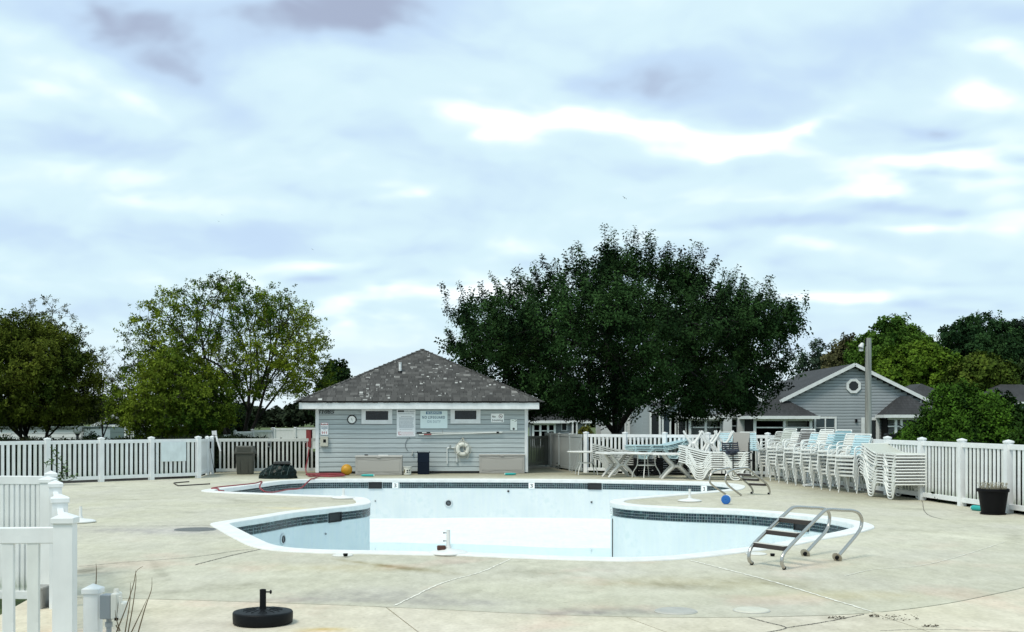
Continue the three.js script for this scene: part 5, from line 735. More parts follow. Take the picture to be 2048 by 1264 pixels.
function tubeTable(label, p, r0, turn) {
  const o = thing('round_table', label, 'table', p, turn); part('tabletop', lathe([[0.001, 0.68], [r0 - 0.03, 0.68], [r0, 0.69], [r0, 0.715], [r0 - 0.012, 0.722], [0.001, 0.722]], 40), furnWhite, o);
  for (let k = 0; k < 4; k++) { const a = k * Math.PI / 2 + 0.785, d = V(Math.cos(a), 0, Math.sin(a)), q = (r, y) => d.clone().multiplyScalar(r).setY(y); part('leg', sweep(rounded([q(0.42, 0.0), q(0.40, 0.14), q(0.26, 0.36), q(0.25, 0.68)], 0.08), 0.014, 7), tubeWhite, o); }
  const ring = []; for (let i = 0; i < 30; i++) { const a = i / 30 * 2 * Math.PI; ring.push(V(Math.cos(a) * 0.26, 0.36, Math.sin(a) * 0.26)); } part('ring', sweep(ring, 0.012, 6, true), tubeWhite, o); return o;
}
tubeTable('round white table on bent tube legs, leftmost of the tables', G(1174, 950).add(V(0, 0, -0.3)), 0.6, 0.1);
tubeTable('round white table on bent tube legs between the two crossed leg tables', G(1295, 956).add(V(0, 0, -0.3)), 0.6, 0.5);
// ------------------------------------------------------------------ houses beyond the fence
const roofTex = tex(512, 512, (u, v) => { const n = fbm(u * 6, v * 6, 5, 6), row = (v * 32) % 1, k = fbm(u * 60, Math.floor(v * 32) * 3.1, 2, 60); return 0.80 + n * 0.18 + k * 0.2 - (row < 0.16 ? 0.14 : 0); }, { repeat: 0.18 });
const roofDark = M([0.05, 0.051, 0.056], 0.9, { map: roofTex });
function poly(verts, faces) { const p = []; for (const f of faces) for (let i = 1; i < f.length - 1; i++) p.push(...verts[f[0]], ...verts[f[i]], ...verts[f[i + 1]]); const g = new THREE.BufferGeometry(); g.setAttribute('position', new THREE.Float32BufferAttribute(p, 3)); g.computeVertexNormals(); return boxUV(g); }
// gabled roof running along z, front gable at z = 0: half width a, rise r, length L, eave at y
function gableRoof(parent, cx, y, z, a, r, L, over = 0.3, t = 0.14) {
  const A = a + over, rr0 = r * A / a, v = [[cx - A, y - (rr0 - r), z + over], [cx, y + r, z + over], [cx + A, y - (rr0 - r), z + over], [cx - A, y - (rr0 - r), z - L], [cx, y + r, z - L], [cx + A, y - (rr0 - r), z - L]], w = v.map(([x, yy, zz]) => [x, yy + t, zz]);
  const roof = part('roof', poly([...v, ...w], [[6, 7, 10, 9], [7, 8, 11, 10], [0, 3, 4, 1], [1, 4, 5, 2], [0, 6, 9, 3], [2, 5, 11, 8]]), roofDark, parent);
  const sl = Math.hypot(A, rr0), an = Math.atan2(rr0, A); for (const s of [-1, 1]) part('rake_board', boxUV(new THREE.BoxGeometry(sl, 0.20, 0.04).rotateZ(-s * an).translate(cx + s * A / 2, y + r - rr0 / 2 + t / 2 - 0.0, z + over + 0.021)), trimWhite, parent);
  for (const s of [-1, 1]) part('eave_board', box(0.04, 0.16, L + over, cx + s * (A + 0.021), y - (rr0 - r) + 0.06, z + (over - L) / 2), trimWhite, parent);
  part('gutter', box(0.01, 0.01, 0.5, cx, y + r + t + 0.005, z - L / 2), roofDark, roof); return roof;
}
function hipRoof(parent, x0, x1, y, z0, z1, rise, over = 0.3, name = 'roof') { // z0 front
  x0 -= over; x1 += over; z0 += over; const cx = (x0 + x1) / 2, w = x1 - x0, d = z0 - z1, k = Math.min(w, d) / 2, ra = w > d ? [x0 + k, x1 - k, (z0 + z1) / 2, (z0 + z1) / 2] : [cx, cx, z0 - k, z1 + k];
  const v = [[x0, y, z0], [x1, y, z0], [x1, y, z1], [x0, y, z1], [ra[0], y + rise, ra[2]], [ra[1], y + rise, ra[3]]];
  const f = w > d ? [[0, 1, 5, 4], [1, 2, 5], [2, 3, 4, 5], [3, 0, 4], [0, 3, 2, 1]] : [[0, 1, 4], [1, 2, 5, 4], [2, 3, 5], [3, 0, 4, 5], [0, 3, 2, 1]];
  const r = part(name, poly(v, f), roofDark, parent); part('eave_board', merge([box(w + 0.02, 0.18, 0.04, cx, y - 0.06, z0 + 0.022), box(0.04, 0.18, d, x0 - 0.022, y - 0.06, (z0 + z1) / 2), box(0.04, 0.18, d, x1 + 0.022, y - 0.06, (z0 + z1) / 2)]), trimWhite, parent); return r;
}
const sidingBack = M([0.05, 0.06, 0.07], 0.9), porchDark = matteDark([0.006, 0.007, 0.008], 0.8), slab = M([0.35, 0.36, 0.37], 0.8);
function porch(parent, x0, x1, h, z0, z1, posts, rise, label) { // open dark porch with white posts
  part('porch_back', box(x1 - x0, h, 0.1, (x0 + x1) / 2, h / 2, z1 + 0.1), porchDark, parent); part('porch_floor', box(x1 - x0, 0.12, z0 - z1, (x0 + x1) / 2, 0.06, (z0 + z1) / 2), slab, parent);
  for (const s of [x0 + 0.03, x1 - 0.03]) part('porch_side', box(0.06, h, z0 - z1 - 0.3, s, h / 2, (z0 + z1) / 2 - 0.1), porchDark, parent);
  for (const x of posts) part('porch_post', box(0.14, h, 0.14, x, h / 2, z0 - 0.1), trimWhite, parent);
  part('porch_rail', box(x1 - x0, 0.07, 0.06, (x0 + x1) / 2, h - 0.55, z0 - 0.1), trimWhite, parent); part('porch_beam', box(x1 - x0, 0.16, 0.12, (x0 + x1) / 2, h - 0.08, z0 - 0.1), trimWhite, parent);
  hipRoof(parent, x0, x1, h + 0.1, z0, z1, rise, 0.3, 'porch_roof');
}
{ // right: gabled house with the octagonal window
  const D = 70, o = thing('gabled_house', 'blue grey sided gabled house with octagonal window at the right', 'house', at(1707, 842, D).setY(-0.12)), L = (x, y) => at(x, y, D).sub(o.position), m = F / D;
  const a = 4.05, ey = 3.05, rise = 2.0;
  part('wall', box(2 * a - 0.1, ey, 12, 0, ey / 2, -6.004), sidingBack, o); part('gable_wall', poly([[-a + 0.05, ey, -0.002], [a - 0.05, ey, -0.002], [0, ey + rise - 0.04, -0.002]], [[0, 1, 2]]), sidingBack, o);
  { const xl = L(1614, 860).x; siding(o, 0, 0, 0.1, 2 * a, ey - 0.1, 0.178, farSiding, rise); }
  gableRoof(o, 0, ey, 0, a, rise, 12.3, 0.32);
  for (const x of [-a + 0.05, a - 0.05]) part('corner_board', box(0.14, ey, 0.06, x, ey / 2, 0.03), trimWhite, o);
  const oc = L(1706.6, 772); { const r1 = 0.46, r0 = 0.30, s = new THREE.Shape(), hP = new THREE.Path(); for (let i = 0; i < 8; i++) { const q = (i + 0.5) * Math.PI / 4; s[i ? 'lineTo' : 'moveTo'](Math.cos(q) * r1, Math.sin(q) * r1); hP[i ? 'lineTo' : 'moveTo'](Math.cos(q) * r0, Math.sin(q) * r0); } s.holes.push(hP); const w = part('octagonal_window', boxUV(new THREE.ExtrudeGeometry(s, { depth: 0.06, bevelEnabled: false })), trimWhite, o, V(oc.x, oc.y, 0.03)); part('pane', cyl(r0 * 1.02, r0 * 1.02, 0.01, 0, 0, 0, 8).rotateY(Math.PI / 8).rotateX(Math.PI / 2).translate(0, 0, 0.01), glassDark, w); }
  { const c0 = L(1627.5, 878), c1 = L(1672.7, 833); windowUnit(o, (c0.x + c1.x) / 2, (c0.y + c1.y) / 2, 0.03, c1.x - c0.x, c1.y - c0.y, { fw: 0.12, mull: 1, bars: 1, glass: M([0.03, 0.05, 0.06], 0.15) }); }
  { const c0 = L(1722, 890), c1 = L(1758, 835); const dr = part('door', merge([box(0.2, c1.y - c0.y, 0.06, c0.x + 0.1, (c0.y + c1.y) / 2, 0), box(0.2, c1.y - c0.y, 0.06, c1.x - 0.1, (c0.y + c1.y) / 2, 0), box(c1.x - c0.x - 0.4, 0.16, 0.06, (c0.x + c1.x) / 2, c1.y - 0.08, 0)]), trimWhite, o, V(0, 0, 0.06)); part('pane', box(c1.x - c0.x - 0.4, c1.y - c0.y - 0.16, 0.01, (c0.x + c1.x) / 2, (c0.y + c1.y) / 2 - 0.08, -0.02), glassDark, dr); part('lantern', box(0.12, 0.2, 0.12, c0.x - 0.3, c1.y - 0.2, 0.04), blackPlastic, o); }
  // right wing: low ridge across, porch with hip roof in front
  const w0 = a, w1 = L(1905, 0).x + 1.5; part('wing_wall', box(w1 - w0, 2.6, 6, (w0 + w1) / 2, 1.3, -4.2), farSiding[1], o); hipRoof(o, w0 - 1.0, w1, 2.7, -1.2, -8.0, L(0, 770).y * 76 / 70 - 2.75 - 0.1, 0.3);
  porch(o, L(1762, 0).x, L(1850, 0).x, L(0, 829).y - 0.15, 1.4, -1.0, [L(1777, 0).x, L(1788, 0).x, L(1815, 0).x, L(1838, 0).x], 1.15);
  // left porch in the shade of the big tree
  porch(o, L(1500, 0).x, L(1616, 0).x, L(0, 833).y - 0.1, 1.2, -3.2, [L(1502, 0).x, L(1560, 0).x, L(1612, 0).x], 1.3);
  const g = thing('barbecue', 'black covered barbecue standing behind the right fence', 'barbecue', at(1784, 842, 60).setY(-0.12)); part('cover', rbox(0.75, 0.55, 0.5, 0.08, 0, 0.85, 0), blackPlastic, g); part('cart', box(0.55, 0.62, 0.42, 0, 0.31, 0), M([0.03, 0.03, 0.03], 0.6), g); part('side_shelf', box(0.3, 0.04, 0.4, 0.5, 0.85, 0), blackPlastic, g);
}
{ // middle: house behind the big tree
  const D = 74, o = thing('porch_house', 'grey house with white posts and dark porches behind the big tree', 'house', at(1390, 842, D).setY(-0.12)), L = (x, y) => at(x, y, D).sub(o.position);
  part('wall', box(L(1500, 0).x - L(1285, 0).x, 2.7, 8, (L(1500, 0).x + L(1285, 0).x) / 2, 1.35, -4), farSiding[0], o);
  const gx = L(1435, 0).x, a = 3.4; part('gable_wall', poly([[gx - a, 2.55, 0.02], [gx + a, 2.55, 0.02], [gx, 4.5, 0.02]], [[0, 1, 2]]), farSiding[1], o); siding(o, gx, 0.03, 2.5, 2 * a, 0.1, 0.18, farSiding, 1.85); gableRoof(o, gx, 2.6, 0, a, 1.95, 8, 0.3);
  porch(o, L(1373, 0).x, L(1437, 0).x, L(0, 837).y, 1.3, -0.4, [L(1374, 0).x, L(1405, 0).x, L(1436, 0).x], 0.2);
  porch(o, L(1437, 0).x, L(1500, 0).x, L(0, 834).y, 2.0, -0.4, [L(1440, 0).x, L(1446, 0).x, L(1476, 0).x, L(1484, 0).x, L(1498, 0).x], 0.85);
  for (const [x, y] of [[1442, 848], [1469, 848]]) part('pillar', box(0.5, 2.3, 0.4, L(x, 0).x, 1.15, 2.15), M([0.62, 0.64, 0.65], 0.6), o);
  windowUnit(o, L(1338, 0).x, 1.35, 0.05, 0.9, 2.0, { fw: 0.1, glass: M([0.02, 0.035, 0.05], 0.2) }); windowUnit(o, L(1356, 0).x, 1.35, 0.05, 1.1, 2.0, { fw: 0.1, mull: 1 }); windowUnit(o, L(1310, 0).x, 1.35, 0.05, 0.7, 2.0, { fw: 0.12 });
  const o2 = thing('white_cottage', 'white walled cottage glimpsed through the trunk of the big tree', 'house', at(1262, 842, 82).setY(-0.12)); part('wall', box(4.2, 2.6, 5, 0, 1.3, -2.5), M([0.72, 0.74, 0.75], 0.7, { map: sidingTex }), o2); gableRoof(o2, 0, 2.6, 0, 2.1, 1.6, 5.2, 0.3); windowUnit(o2, 0.9, 1.3, 0.01, 0.9, 1.6, { fw: 0.1 }); windowUnit(o2, -0.8, 1.3, 0.01, 0.9, 1.6, { fw: 0.1 }); part('gable_wall', poly([[-2.1, 2.6, -0.01], [2.1, 2.6, -0.01], [0, 4.15, -0.01]], [[0, 1, 2]]), M([0.72, 0.74, 0.75], 0.7), o2);
}
{ // house right of the pool house with the big dark roof and screened porch
  const D = 80, o = thing('dark_roof_house', 'grey house with steep dark roof right of the pool house', 'house', at(1120, 842, D).setY(-0.12)), L = (x, y) => at(x, y, D).sub(o.position);
  const ey = L(0, 842).y, x0 = L(1062, 0).x, x1 = L(1172, 0).x; part('wall', box(x1 - x0, ey, 8, (x0 + x1) / 2, ey / 2, -4), M([0.36, 0.40, 0.42], 0.8, { map: sidingTex }), o); siding(o, (L(1108, 0).x + x1) / 2, 0.01, 0.1, x1 - L(1108, 0).x, ey - 0.2, 0.19, farSiding);
  hipRoof(o, x0, x1, ey, 0, -8, L(0, 800).y * 84 / 80 - ey, 0.35);
  porch(o, L(1063, 0).x, L(1108, 0).x, L(0, 842).y - 0.1, 2.4, 0, [L(1065, 0).x, L(1079, 0).x, L(1094, 0).x, L(1107, 0).x], 1.25);
  windowUnit(o, L(1128.5, 0).x, L(0, 853).y, 0.02, 0.42, 0.62, { fw: 0.06 }); windowUnit(o, L(1148, 0).x, L(0, 856).y, 0.02, 0.4, 0.8, { fw: 0.05 });
  for (const x of [1145, 1153, 1171]) part('post', box(0.1, ey, 0.1, L(x, 0).x, ey / 2, 0.3), trimWhite, o); part('skylight', box(0.5, 0.05, 0.35, L(1121, 0).x, ey + 1.25, -2.2), M([0.75, 0.8, 0.82], 0.3), o);
  part('chimney', box(0.75, 1.4, 0.6, L(1094, 0).x, ey + 0.9, -0.6), M([0.72, 0.74, 0.75], 0.7, { map: sidingTex }), o);
}
{ // left: garage house, and the long white wall
  const D = 75, o = thing('garage_house', 'small grey house with garage door behind the left trees', 'house', at(228, 842, D).setY(-0.12)), L = (x, y) => at(x, y, D).sub(o.position);
  const x0 = L(192, 0).x, x1 = L(268, 0).x, ey = L(0, 851).y; part('wall', box(x1 - x0, ey, 6, (x0 + x1) / 2, ey / 2, -3), M([0.40, 0.45, 0.46], 0.8, { map: sidingTex }), o); siding(o, (x0 + x1) / 2, 0.005, 0.05, x1 - x0, ey, 0.19, farSiding, 0);
  const g0 = L(208, 0).x, g1 = L(251, 0).x; part('garage_frame', merge([box(0.1, 1.5, 0.06, g0, 0.75, 0.05), box(0.1, 1.5, 0.06, g1, 0.75, 0.05), box(g1 - g0 - 0.1, 0.1, 0.06, (g0 + g1) / 2, 1.45, 0.05)]), trimWhite, o); for (let i = 0; i < 4; i++) part('garage_panel', box(g1 - g0 - 0.12, 0.33, 0.03, (g0 + g1) / 2, 0.18 + i * 0.345, 0.04), M([0.12, 0.17, 0.17], 0.6), o);
  for (const x of [x0 + 0.06, x1 - 0.06, L(264, 0).x]) part('corner_board', box(0.12, ey, 0.05, x, ey / 2, 0.05), trimWhite, o);
  gableRoof(o, (L(230, 0).x), ey, 0, 1.15, 0.55, 3, 0.12, 0.1); hipRoof(o, x0 - 0.1, L(300, 0).x, ey + 0.02, -0.4, -7, L(0, 806).y * 78.5 / 75 - ey, 0.25); windowUnit(o, L(262, 0).x, 0.9, 0.02, 0.35, 1.2, { fw: 0.05 });
  const D2 = 62, b = thing('white_building', 'long low white building behind the far left tree', 'building', at(60, 842, D2).setY(-0.12)), wm = M([0.84, 0.87, 0.88], 0.6, { map: sidingTex }), K = (x) => at(x, 842, D2).x - b.position.x;
  siding(b, (K(-60) + K(168)) / 2, 0.02, 0.05, K(168) - K(-60), 1.25, 0.21, [wm]); part('wall', box(K(168) - K(-60), 1.35, 4, (K(-60) + K(168)) / 2, 0.68, -2.02), wm, b); part('roof', box(K(170) - K(-62), 0.1, 4.3, (K(-60) + K(168)) / 2, 1.42, -2.0), M([0.10, 0.13, 0.12], 0.8), b); part('corner_board', box(0.14, 1.33, 0.08, K(166), 0.67, 0.05), M([0.35, 0.37, 0.38], 0.7), b);
  const rl = thing('white_railing', 'short white railing at the far left edge behind the fence', 'railing', at(4, 842, 50).setY(-0.12)); for (let i = 0; i < 7; i++) part('baluster', box(0.05, 1.2, 0.05, -0.5 + i * 0.14, 0.6, 0), vinyl, rl); part('rail', box(1.0, 0.07, 0.07, -0.1, 1.2, 0), vinyl, rl);
  // white privacy fences behind the gate
  const pf = picketFence('privacy_fence', 'tall white privacy fence beyond the left gate next to the pool house', [at(548, 842, 60).setY(0.12), at(590, 842, 60).setY(0.14), at(640, 842, 60).setY(0.18)], { h: 1.15, solid: true, post: 0.12, cap: 0.05 });
  const rf = picketFence('sloped_fence', 'white picket fence rising behind the trunk beyond the left gate', [at(446, 842, 46).setY(0.03), at(470, 842, 48).setY(0.22), at(505, 842, 50).setY(0.25), at(545, 842, 52).setY(0.3)], { h: 0.98, pitch: 0.14, pw: 0.05, post: 0.1 });
  const pl = thing('fence_end', 'white slanted fence end beside the left gate post', 'fence end', at(436, 842, 40).setY(0)); part('board', new THREE.BoxGeometry(0.16, 1.45, 0.03).translate(0, 0.6, 0).rotateZ(0.10), vinyl, pl);
  const r = thing('far_right_house', 'dark roofed house peeking over the right shrub', 'house', at(2020, 842, 90).setY(-0.12)); part('wall', box(8, 3.2, 5, 0.5, 1.6, -2.5), farSiding[0], r); hipRoof(r, -2.4, 5, 3.2, 0, -6, at(0, 766, 93).y - 3.2, 0.3); windowUnit(r, 0.4, 1.6, 0.02, 1, 1.2);
  const sm = thing('far_garage_house', 'small house with dark roof far right of the gable beside the shrub', 'house', at(1960, 842, 110).setY(-0.12)); part('wall', box(5, 2.6, 4, 0, 1.3, -2), farSiding[1], sm); hipRoof(sm, -2.6, 2.6, 2.6, 0, -4, 1.6, 0.3); windowUnit(sm, 0.2, 1.4, 0.02, 1, 1.1);
}
{ // lamp post with globe
  const p = at(155, 842, 46).setY(-0.12), o = thing('globe_lamp', 'white globe lamp on a short dark post behind the left fence', 'lamp', p); part('post', cyl(0.05, 0.06, 1.25, 0, 0.62, 0, 12), M([0.04, 0.045, 0.05], 0.5), o); part('globe', new THREE.SphereGeometry(0.17, 28, 18).translate(0, at(0, 860, 46).y + 0.12, 0), M([0.86, 0.88, 0.88], 0.3), o); part('fitter', cyl(0.10, 0.07, 0.09, 0, 1.25, 0, 14), M([0.04, 0.045, 0.05], 0.5), o);
}
{ // wooden pole with a floodlight
  const D = 44, p = at(1736.5, 842, D).setY(-0.12), top = at(0, 676, D).y + 0.12, o = thing('wooden_pole', 'weathered grey wooden pole with floodlight in front of the gabled house', 'pole', p);
  const wood = tex(256, 512, (u, v) => { const n = fbm(u * 22, v * 3, 5, 22), k = fbm(u * 5, v * 2 + 3, 4, 5); return [0.60 + n * 0.22 + k * 0.1, 0.61 + n * 0.22 + k * 0.1, 0.60 + n * 0.2 + k * 0.1]; }, { rx: 1, ry: 1 });
  const g = new THREE.CylinderGeometry(0.112, 0.128, top, 22); part('pole', g.translate(0, top / 2, 0), M([0.98, 1.0, 1.0], 0.9, { map: wood }), o);
  const b = V(-0.22, top - 0.35, 0.05); part('bracket', merge([sweep(rounded([V(-0.08, top - 0.12, 0.05), V(-0.2, top - 0.1, 0.06), V(-0.24, top - 0.28, 0.08)], 0.05), 0.016, 6), box(0.06, 0.3, 0.05, -0.1, top - 0.15, 0.04)]), blackPlastic, o); part('floodlight', merge([lathe([[0.02, 0.1], [0.06, 0.08], [0.10, -0.06], [0.105, -0.12], [0.001, -0.11]], 18).rotateZ(-0.4).translate(-0.27, top - 0.28, 0.08), rbox(0.14, 0.12, 0.12, 0.02, -0.29, top - 0.45, 0.08)]), M([0.66, 0.68, 0.68], 0.45), o);
}
// ------------------------------------------------------------------ trees and shrubs
const barkTex = tex(256, 256, (u, v) => { const n = fbm(u * 8, v * 3, 5, 8); return 0.72 + n * 0.4; }, { repeat: 1.2 });
function sprayGeo(seed, n, L, W, spread, droop = 0.2) {  // a twig end of n folded leaves along +y
  const r = rngOf(seed), pos = [], col = [];
  for (let i = 0; i < n; i++) {
    const t = (i + 0.5) / n, a = i * 2.4 + r(), base = V(0, t * spread, 0), out = V(Math.cos(a), rr(0.0, 0.9, r) - droop, Math.sin(a)).normalize(), sideV = V(-Math.sin(a), rr(-0.4, 0.4, r), Math.cos(a)).normalize(), l = L * rr(0.7, 1.2, r), w = W * rr(0.75, 1.2, r), c = rr(0.75, 1.25, r);
    const s = base.clone().addScaledVector(out, L * 0.25), e = s.clone().addScaledVector(out, l).add(V(0, -l * droop * 0.7, 0)), m = s.clone().lerp(e, 0.45).add(V(0, w * 0.25, 0)), p = m.clone().addScaledVector(sideV, w / 2).add(V(0, w * 0.12, 0)), q = m.clone().addScaledVector(sideV, -w / 2).add(V(0, w * 0.12, 0));
    for (const v of [s, p, m, p, e, m, s, m, q, q, m, e]) { pos.push(v.x, v.y, v.z); col.push(c, c, c); }
  }
  const g = new THREE.BufferGeometry(); g.setAttribute('position', new THREE.Float32BufferAttribute(pos, 3)); g.setAttribute('color', new THREE.Float32BufferAttribute(col, 3)); g.computeVertexNormals(); return g;
}
// branches that divide towards given twig tips
function grow(base, tips, r, { tip = 0.006, pow = 0.42, first = 0.25, step = 0.42, wob = 0.05, lift = 0 } = {}) {
  const segs = [], ends = [];
  const rec = (p, dir, T, depth) => {
    const n = T.length, rad = tip * Math.pow(n, pow);
    if (n === 1) { const q = T[0], m = p.clone().lerp(q, 0.5).add(V(rr(-1, 1, r), rr(-1, 1, r), rr(-1, 1, r)).multiplyScalar(p.distanceTo(q) * 0.08)); segs.push([p, m, rad * 1.2, rad], [m, q, rad, rad * 0.6]); ends.push([m, q]); return; }
    const c = T.reduce((s, t) => s.add(t), V(0, 0, 0)).multiplyScalar(1 / n), d = p.distanceTo(c), f = depth === 0 ? first : step * rr(0.75, 1.2, r);
    const q = p.clone().lerp(c, f); if (dir) q.addScaledVector(dir, d * f * 0.28); q.add(V(rr(-1, 1, r), rr(-0.6, 1, r), rr(-1, 1, r)).multiplyScalar(d * wob)); if (lift && depth < 3) q.y += lift * d * f;
    segs.push([p, q, rad * (depth ? 1.04 : 1.35), rad]);
    const nd = q.clone().sub(p).normalize(), k = depth === 0 && n > 200 ? 4 : n > 6 && r() < 0.35 ? 3 : 2;
    let C = []; for (let i = 0; i < k; i++) C.push(T[Math.floor(r() * n)].clone());
    let A = []; for (let it = 0; it < 4; it++) { A = C.map(() => []); for (const t of T) { let b = 0, bd = 1e9; const tv = t.clone().sub(q).normalize(); C.forEach((cc, i) => { const dd = cc.clone().sub(q).normalize().distanceToSquared(tv) + cc.distanceToSquared(t) * 0.02; if (dd < bd) { bd = dd; b = i; } }); A[b].push(t); } C = A.map((a, i) => (a.length ? a.reduce((s, t) => s.add(t), V(0, 0, 0)).multiplyScalar(1 / a.length) : C[i])); }
    A = A.filter((a) => a.length); if (A.length === 1) { const a = A[0], h = Math.ceil(a.length / 2); A = [a.slice(0, h), a.slice(h)].filter((x) => x.length); }
    for (const a of A) rec(q, nd, a, depth + 1);
  };
  rec(base, null, tips, 0); return { segs, ends };
}
function limbs(segs, lo, hi) { const list = []; for (const [a, b, r0, r1] of segs) { const R = Math.max(r0, r1); if (R < lo || R >= hi) continue; const L = a.distanceTo(b); if (L < 0.01) continue; const d = b.clone().sub(a).normalize(), e = a.clone().addScaledVector(d, -Math.min(0.3 * r0, L * 0.1)), n = R > 0.06 ? 9 : R > 0.02 ? 5 : 3; list.push(sweep(R > 0.05 ? [e, e.clone().lerp(b, 0.5).add(V(noise(a.x * 3, a.y * 3), 0, noise(a.z * 3, a.y * 3 + 7)).multiplyScalar(R * 0.5)), b] : [e, b], (t) => lerp(r0, r1, t), n)); } return list.length ? merge(list) : null; }
// tips inside a crown of revolution: profile of [height, radius], thicker near the outside
function crownTips(n, centre, prof, r, { shell = 0.55, lobes = 0.16, squash = 1, seed = 1, minY = -9 } = {}) {
  const radAt = (h) => { for (let i = 0; i < prof.length - 1; i++) { const [h0, r0] = prof[i], [h1, r1] = prof[i + 1]; if (h >= h0 && h <= h1) return lerp(r0, r1, (h - h0) / (h1 - h0)); } return 0; };
  const h0 = prof[0][0], h1 = prof[prof.length - 1][0], rm = Math.max(...prof.map((p) => p[1])), T = [];
  while (T.length < n) { const h = rr(h0, h1, r), a = r() * Math.PI * 2, q = rm * Math.sqrt(r()), R = radAt(h) * (1 + lobes * noise(Math.cos(a) * 2.2 + seed * 9, Math.sin(a) * 2.2 + h * 0.7) * 2.2); if (q > R || h < minY) continue; if (r() > lerp(1, (q / Math.max(R, 0.1)) ** 1.5, shell) && h < h1 - 1.0) continue; T.push(V(centre.x + Math.cos(a) * q, h, centre.z + Math.sin(a) * q * squash)); }
  return T;
}
function tree(name, label, base, tips, { seed = 1, leafMat, sprays, per = 6, scat = 0.3, size = [0.8, 1.25], colors, bark = [0.035, 0.03, 0.026], tip = 0.006, up = 0.35, growOpts = {}, category = 'tree', group, shoots = [], stems = 1, along = 0.5 } = {}) {
  const r = rngOf(seed), o = thing(name, label, category, base, 0, group), loc = tips.map((t) => t.clone().sub(base)); let segs = [], ends = [];
  if (stems === 1) ({ segs, ends } = grow(V(0, 0, 0), loc, r, { tip, ...growOpts })); else { const parts = [...Array(stems)].map(() => []); loc.forEach((t) => { const a = Math.atan2(t.z, t.x) + rr(-0.5, 0.5, r); parts[Math.floor(((a + Math.PI) / (2 * Math.PI)) * stems + stems) % stems].push(t); }); parts.forEach((P, i) => { if (!P.length) return; const g = grow(V(rr(-0.12, 0.12, r), 0, rr(-0.12, 0.12, r)), P, r, { tip, ...growOpts }); segs.push(...g.segs); ends.push(...g.ends); }); }
  for (const [a, b] of shoots) { const A = a.clone().sub(base), B = b.clone().sub(base); segs.push([A, B, tip * 1.3, tip * 0.5]); }
  const bm = M(bark, 0.95, { map: barkTex, bumpMap: grit, bumpScale: 0.02 }), big = limbs(segs, 0.05, 9), mid = limbs(segs, 0.018, 0.05), fine = limbs(segs, 0, 0.018);
  if (big) part('trunk', big, bm, o); if (mid) part('branches', mid, bm, o); if (fine) part('twigs', fine, bm, o).userData.kind = 'stuff';
  const pts = [];
  for (const [m, q] of ends) for (let k = 0; k < per; k++) { const t = r() < along ? r() : 1, p = m.clone().lerp(q, t), d = q.clone().sub(m).normalize(); pts.push([p.add(V(rr(-1, 1, r), rr(-0.7, 0.7, r), rr(-1, 1, r)).multiplyScalar(scat * r())), d]); }
  for (const [a, b] of shoots) { const L = a.distanceTo(b), n = Math.ceil(L / 0.07); for (let k = 0; k < n; k++) { const t = k / n; pts.push([a.clone().lerp(b, t).sub(base).add(V(rr(-1, 1, r), 0, rr(-1, 1, r)).multiplyScalar(0.05)), b.clone().sub(a).normalize()]); } }
  const m4 = new THREE.Matrix4(), q4 = new THREE.Quaternion(), UPV = V(0, 1, 0), groups = sprays.map(() => []);
  pts.forEach((p, i) => groups[Math.floor(r() * sprays.length)].push(p));
  let hi = -1e9, lo = 1e9; for (const [p] of pts) { hi = Math.max(hi, p.y); lo = Math.min(lo, p.y); }
  groups.forEach((gp, gi) => {
    if (!gp.length) return; const im = new THREE.InstancedMesh(sprays[gi], leafMat, gp.length); im.name = 'crown'; im.userData.kind = 'stuff'; im.castShadow = im.receiveShadow = true;
    gp.forEach(([p, d], i) => { const dir = d.clone().add(V(rr(-0.8, 0.8, r), up + rr(-0.5, 0.5, r), rr(-0.8, 0.8, r))).normalize(); q4.setFromUnitVectors(UPV, dir).multiply(new THREE.Quaternion().setFromAxisAngle(UPV, r() * 6.28)); const s = rr(size[0], size[1], r); m4.compose(p, q4, V(s, s, s)); im.setMatrixAt(i, m4);
      const k = clamp(0.5 + noise(p.x * 0.55 + seed, p.y * 0.55 + p.z * 0.4) * 1.1 + rr(-0.25, 0.25, r)), c0 = colors[0], c1 = colors[1]; im.setColorAt(i, new THREE.Color().setRGB(lerp(c0[0], c1[0], k), lerp(c0[1], c1[1], k), lerp(c0[2], c1[2], k))); });
    o.add(im);
  });
  return o;
}
const leafy = (rough = 0.55, o = {}) => new THREE.MeshPhysicalMaterial({ color: 0xffffff, roughness: 0.85, specularIntensity: 0.12, vertexColors: true, side: THREE.DoubleSide, ...o });
const sprayA = [sprayGeo(1, 7, 0.12, 0.062, 0.16, 0.25), sprayGeo(2, 6, 0.13, 0.065, 0.18, 0.3), sprayGeo(3, 8, 0.115, 0.06, 0.2, 0.2)];
const sprayB = [sprayGeo(4, 6, 0.095, 0.06, 0.12, 0.05), sprayGeo(5, 7, 0.10, 0.055, 0.14, 0.1)];
const sprayFar = [sprayGeo(6, 9, 0.34, 0.26, 0.4, 0.2), sprayGeo(7, 8, 0.30, 0.24, 0.45, 0.1)];
const sprayHedge = [sprayGeo(8, 8, 0.09, 0.05, 0.14, 0.05), sprayGeo(9, 8, 0.085, 0.052, 0.12, 0.05)];
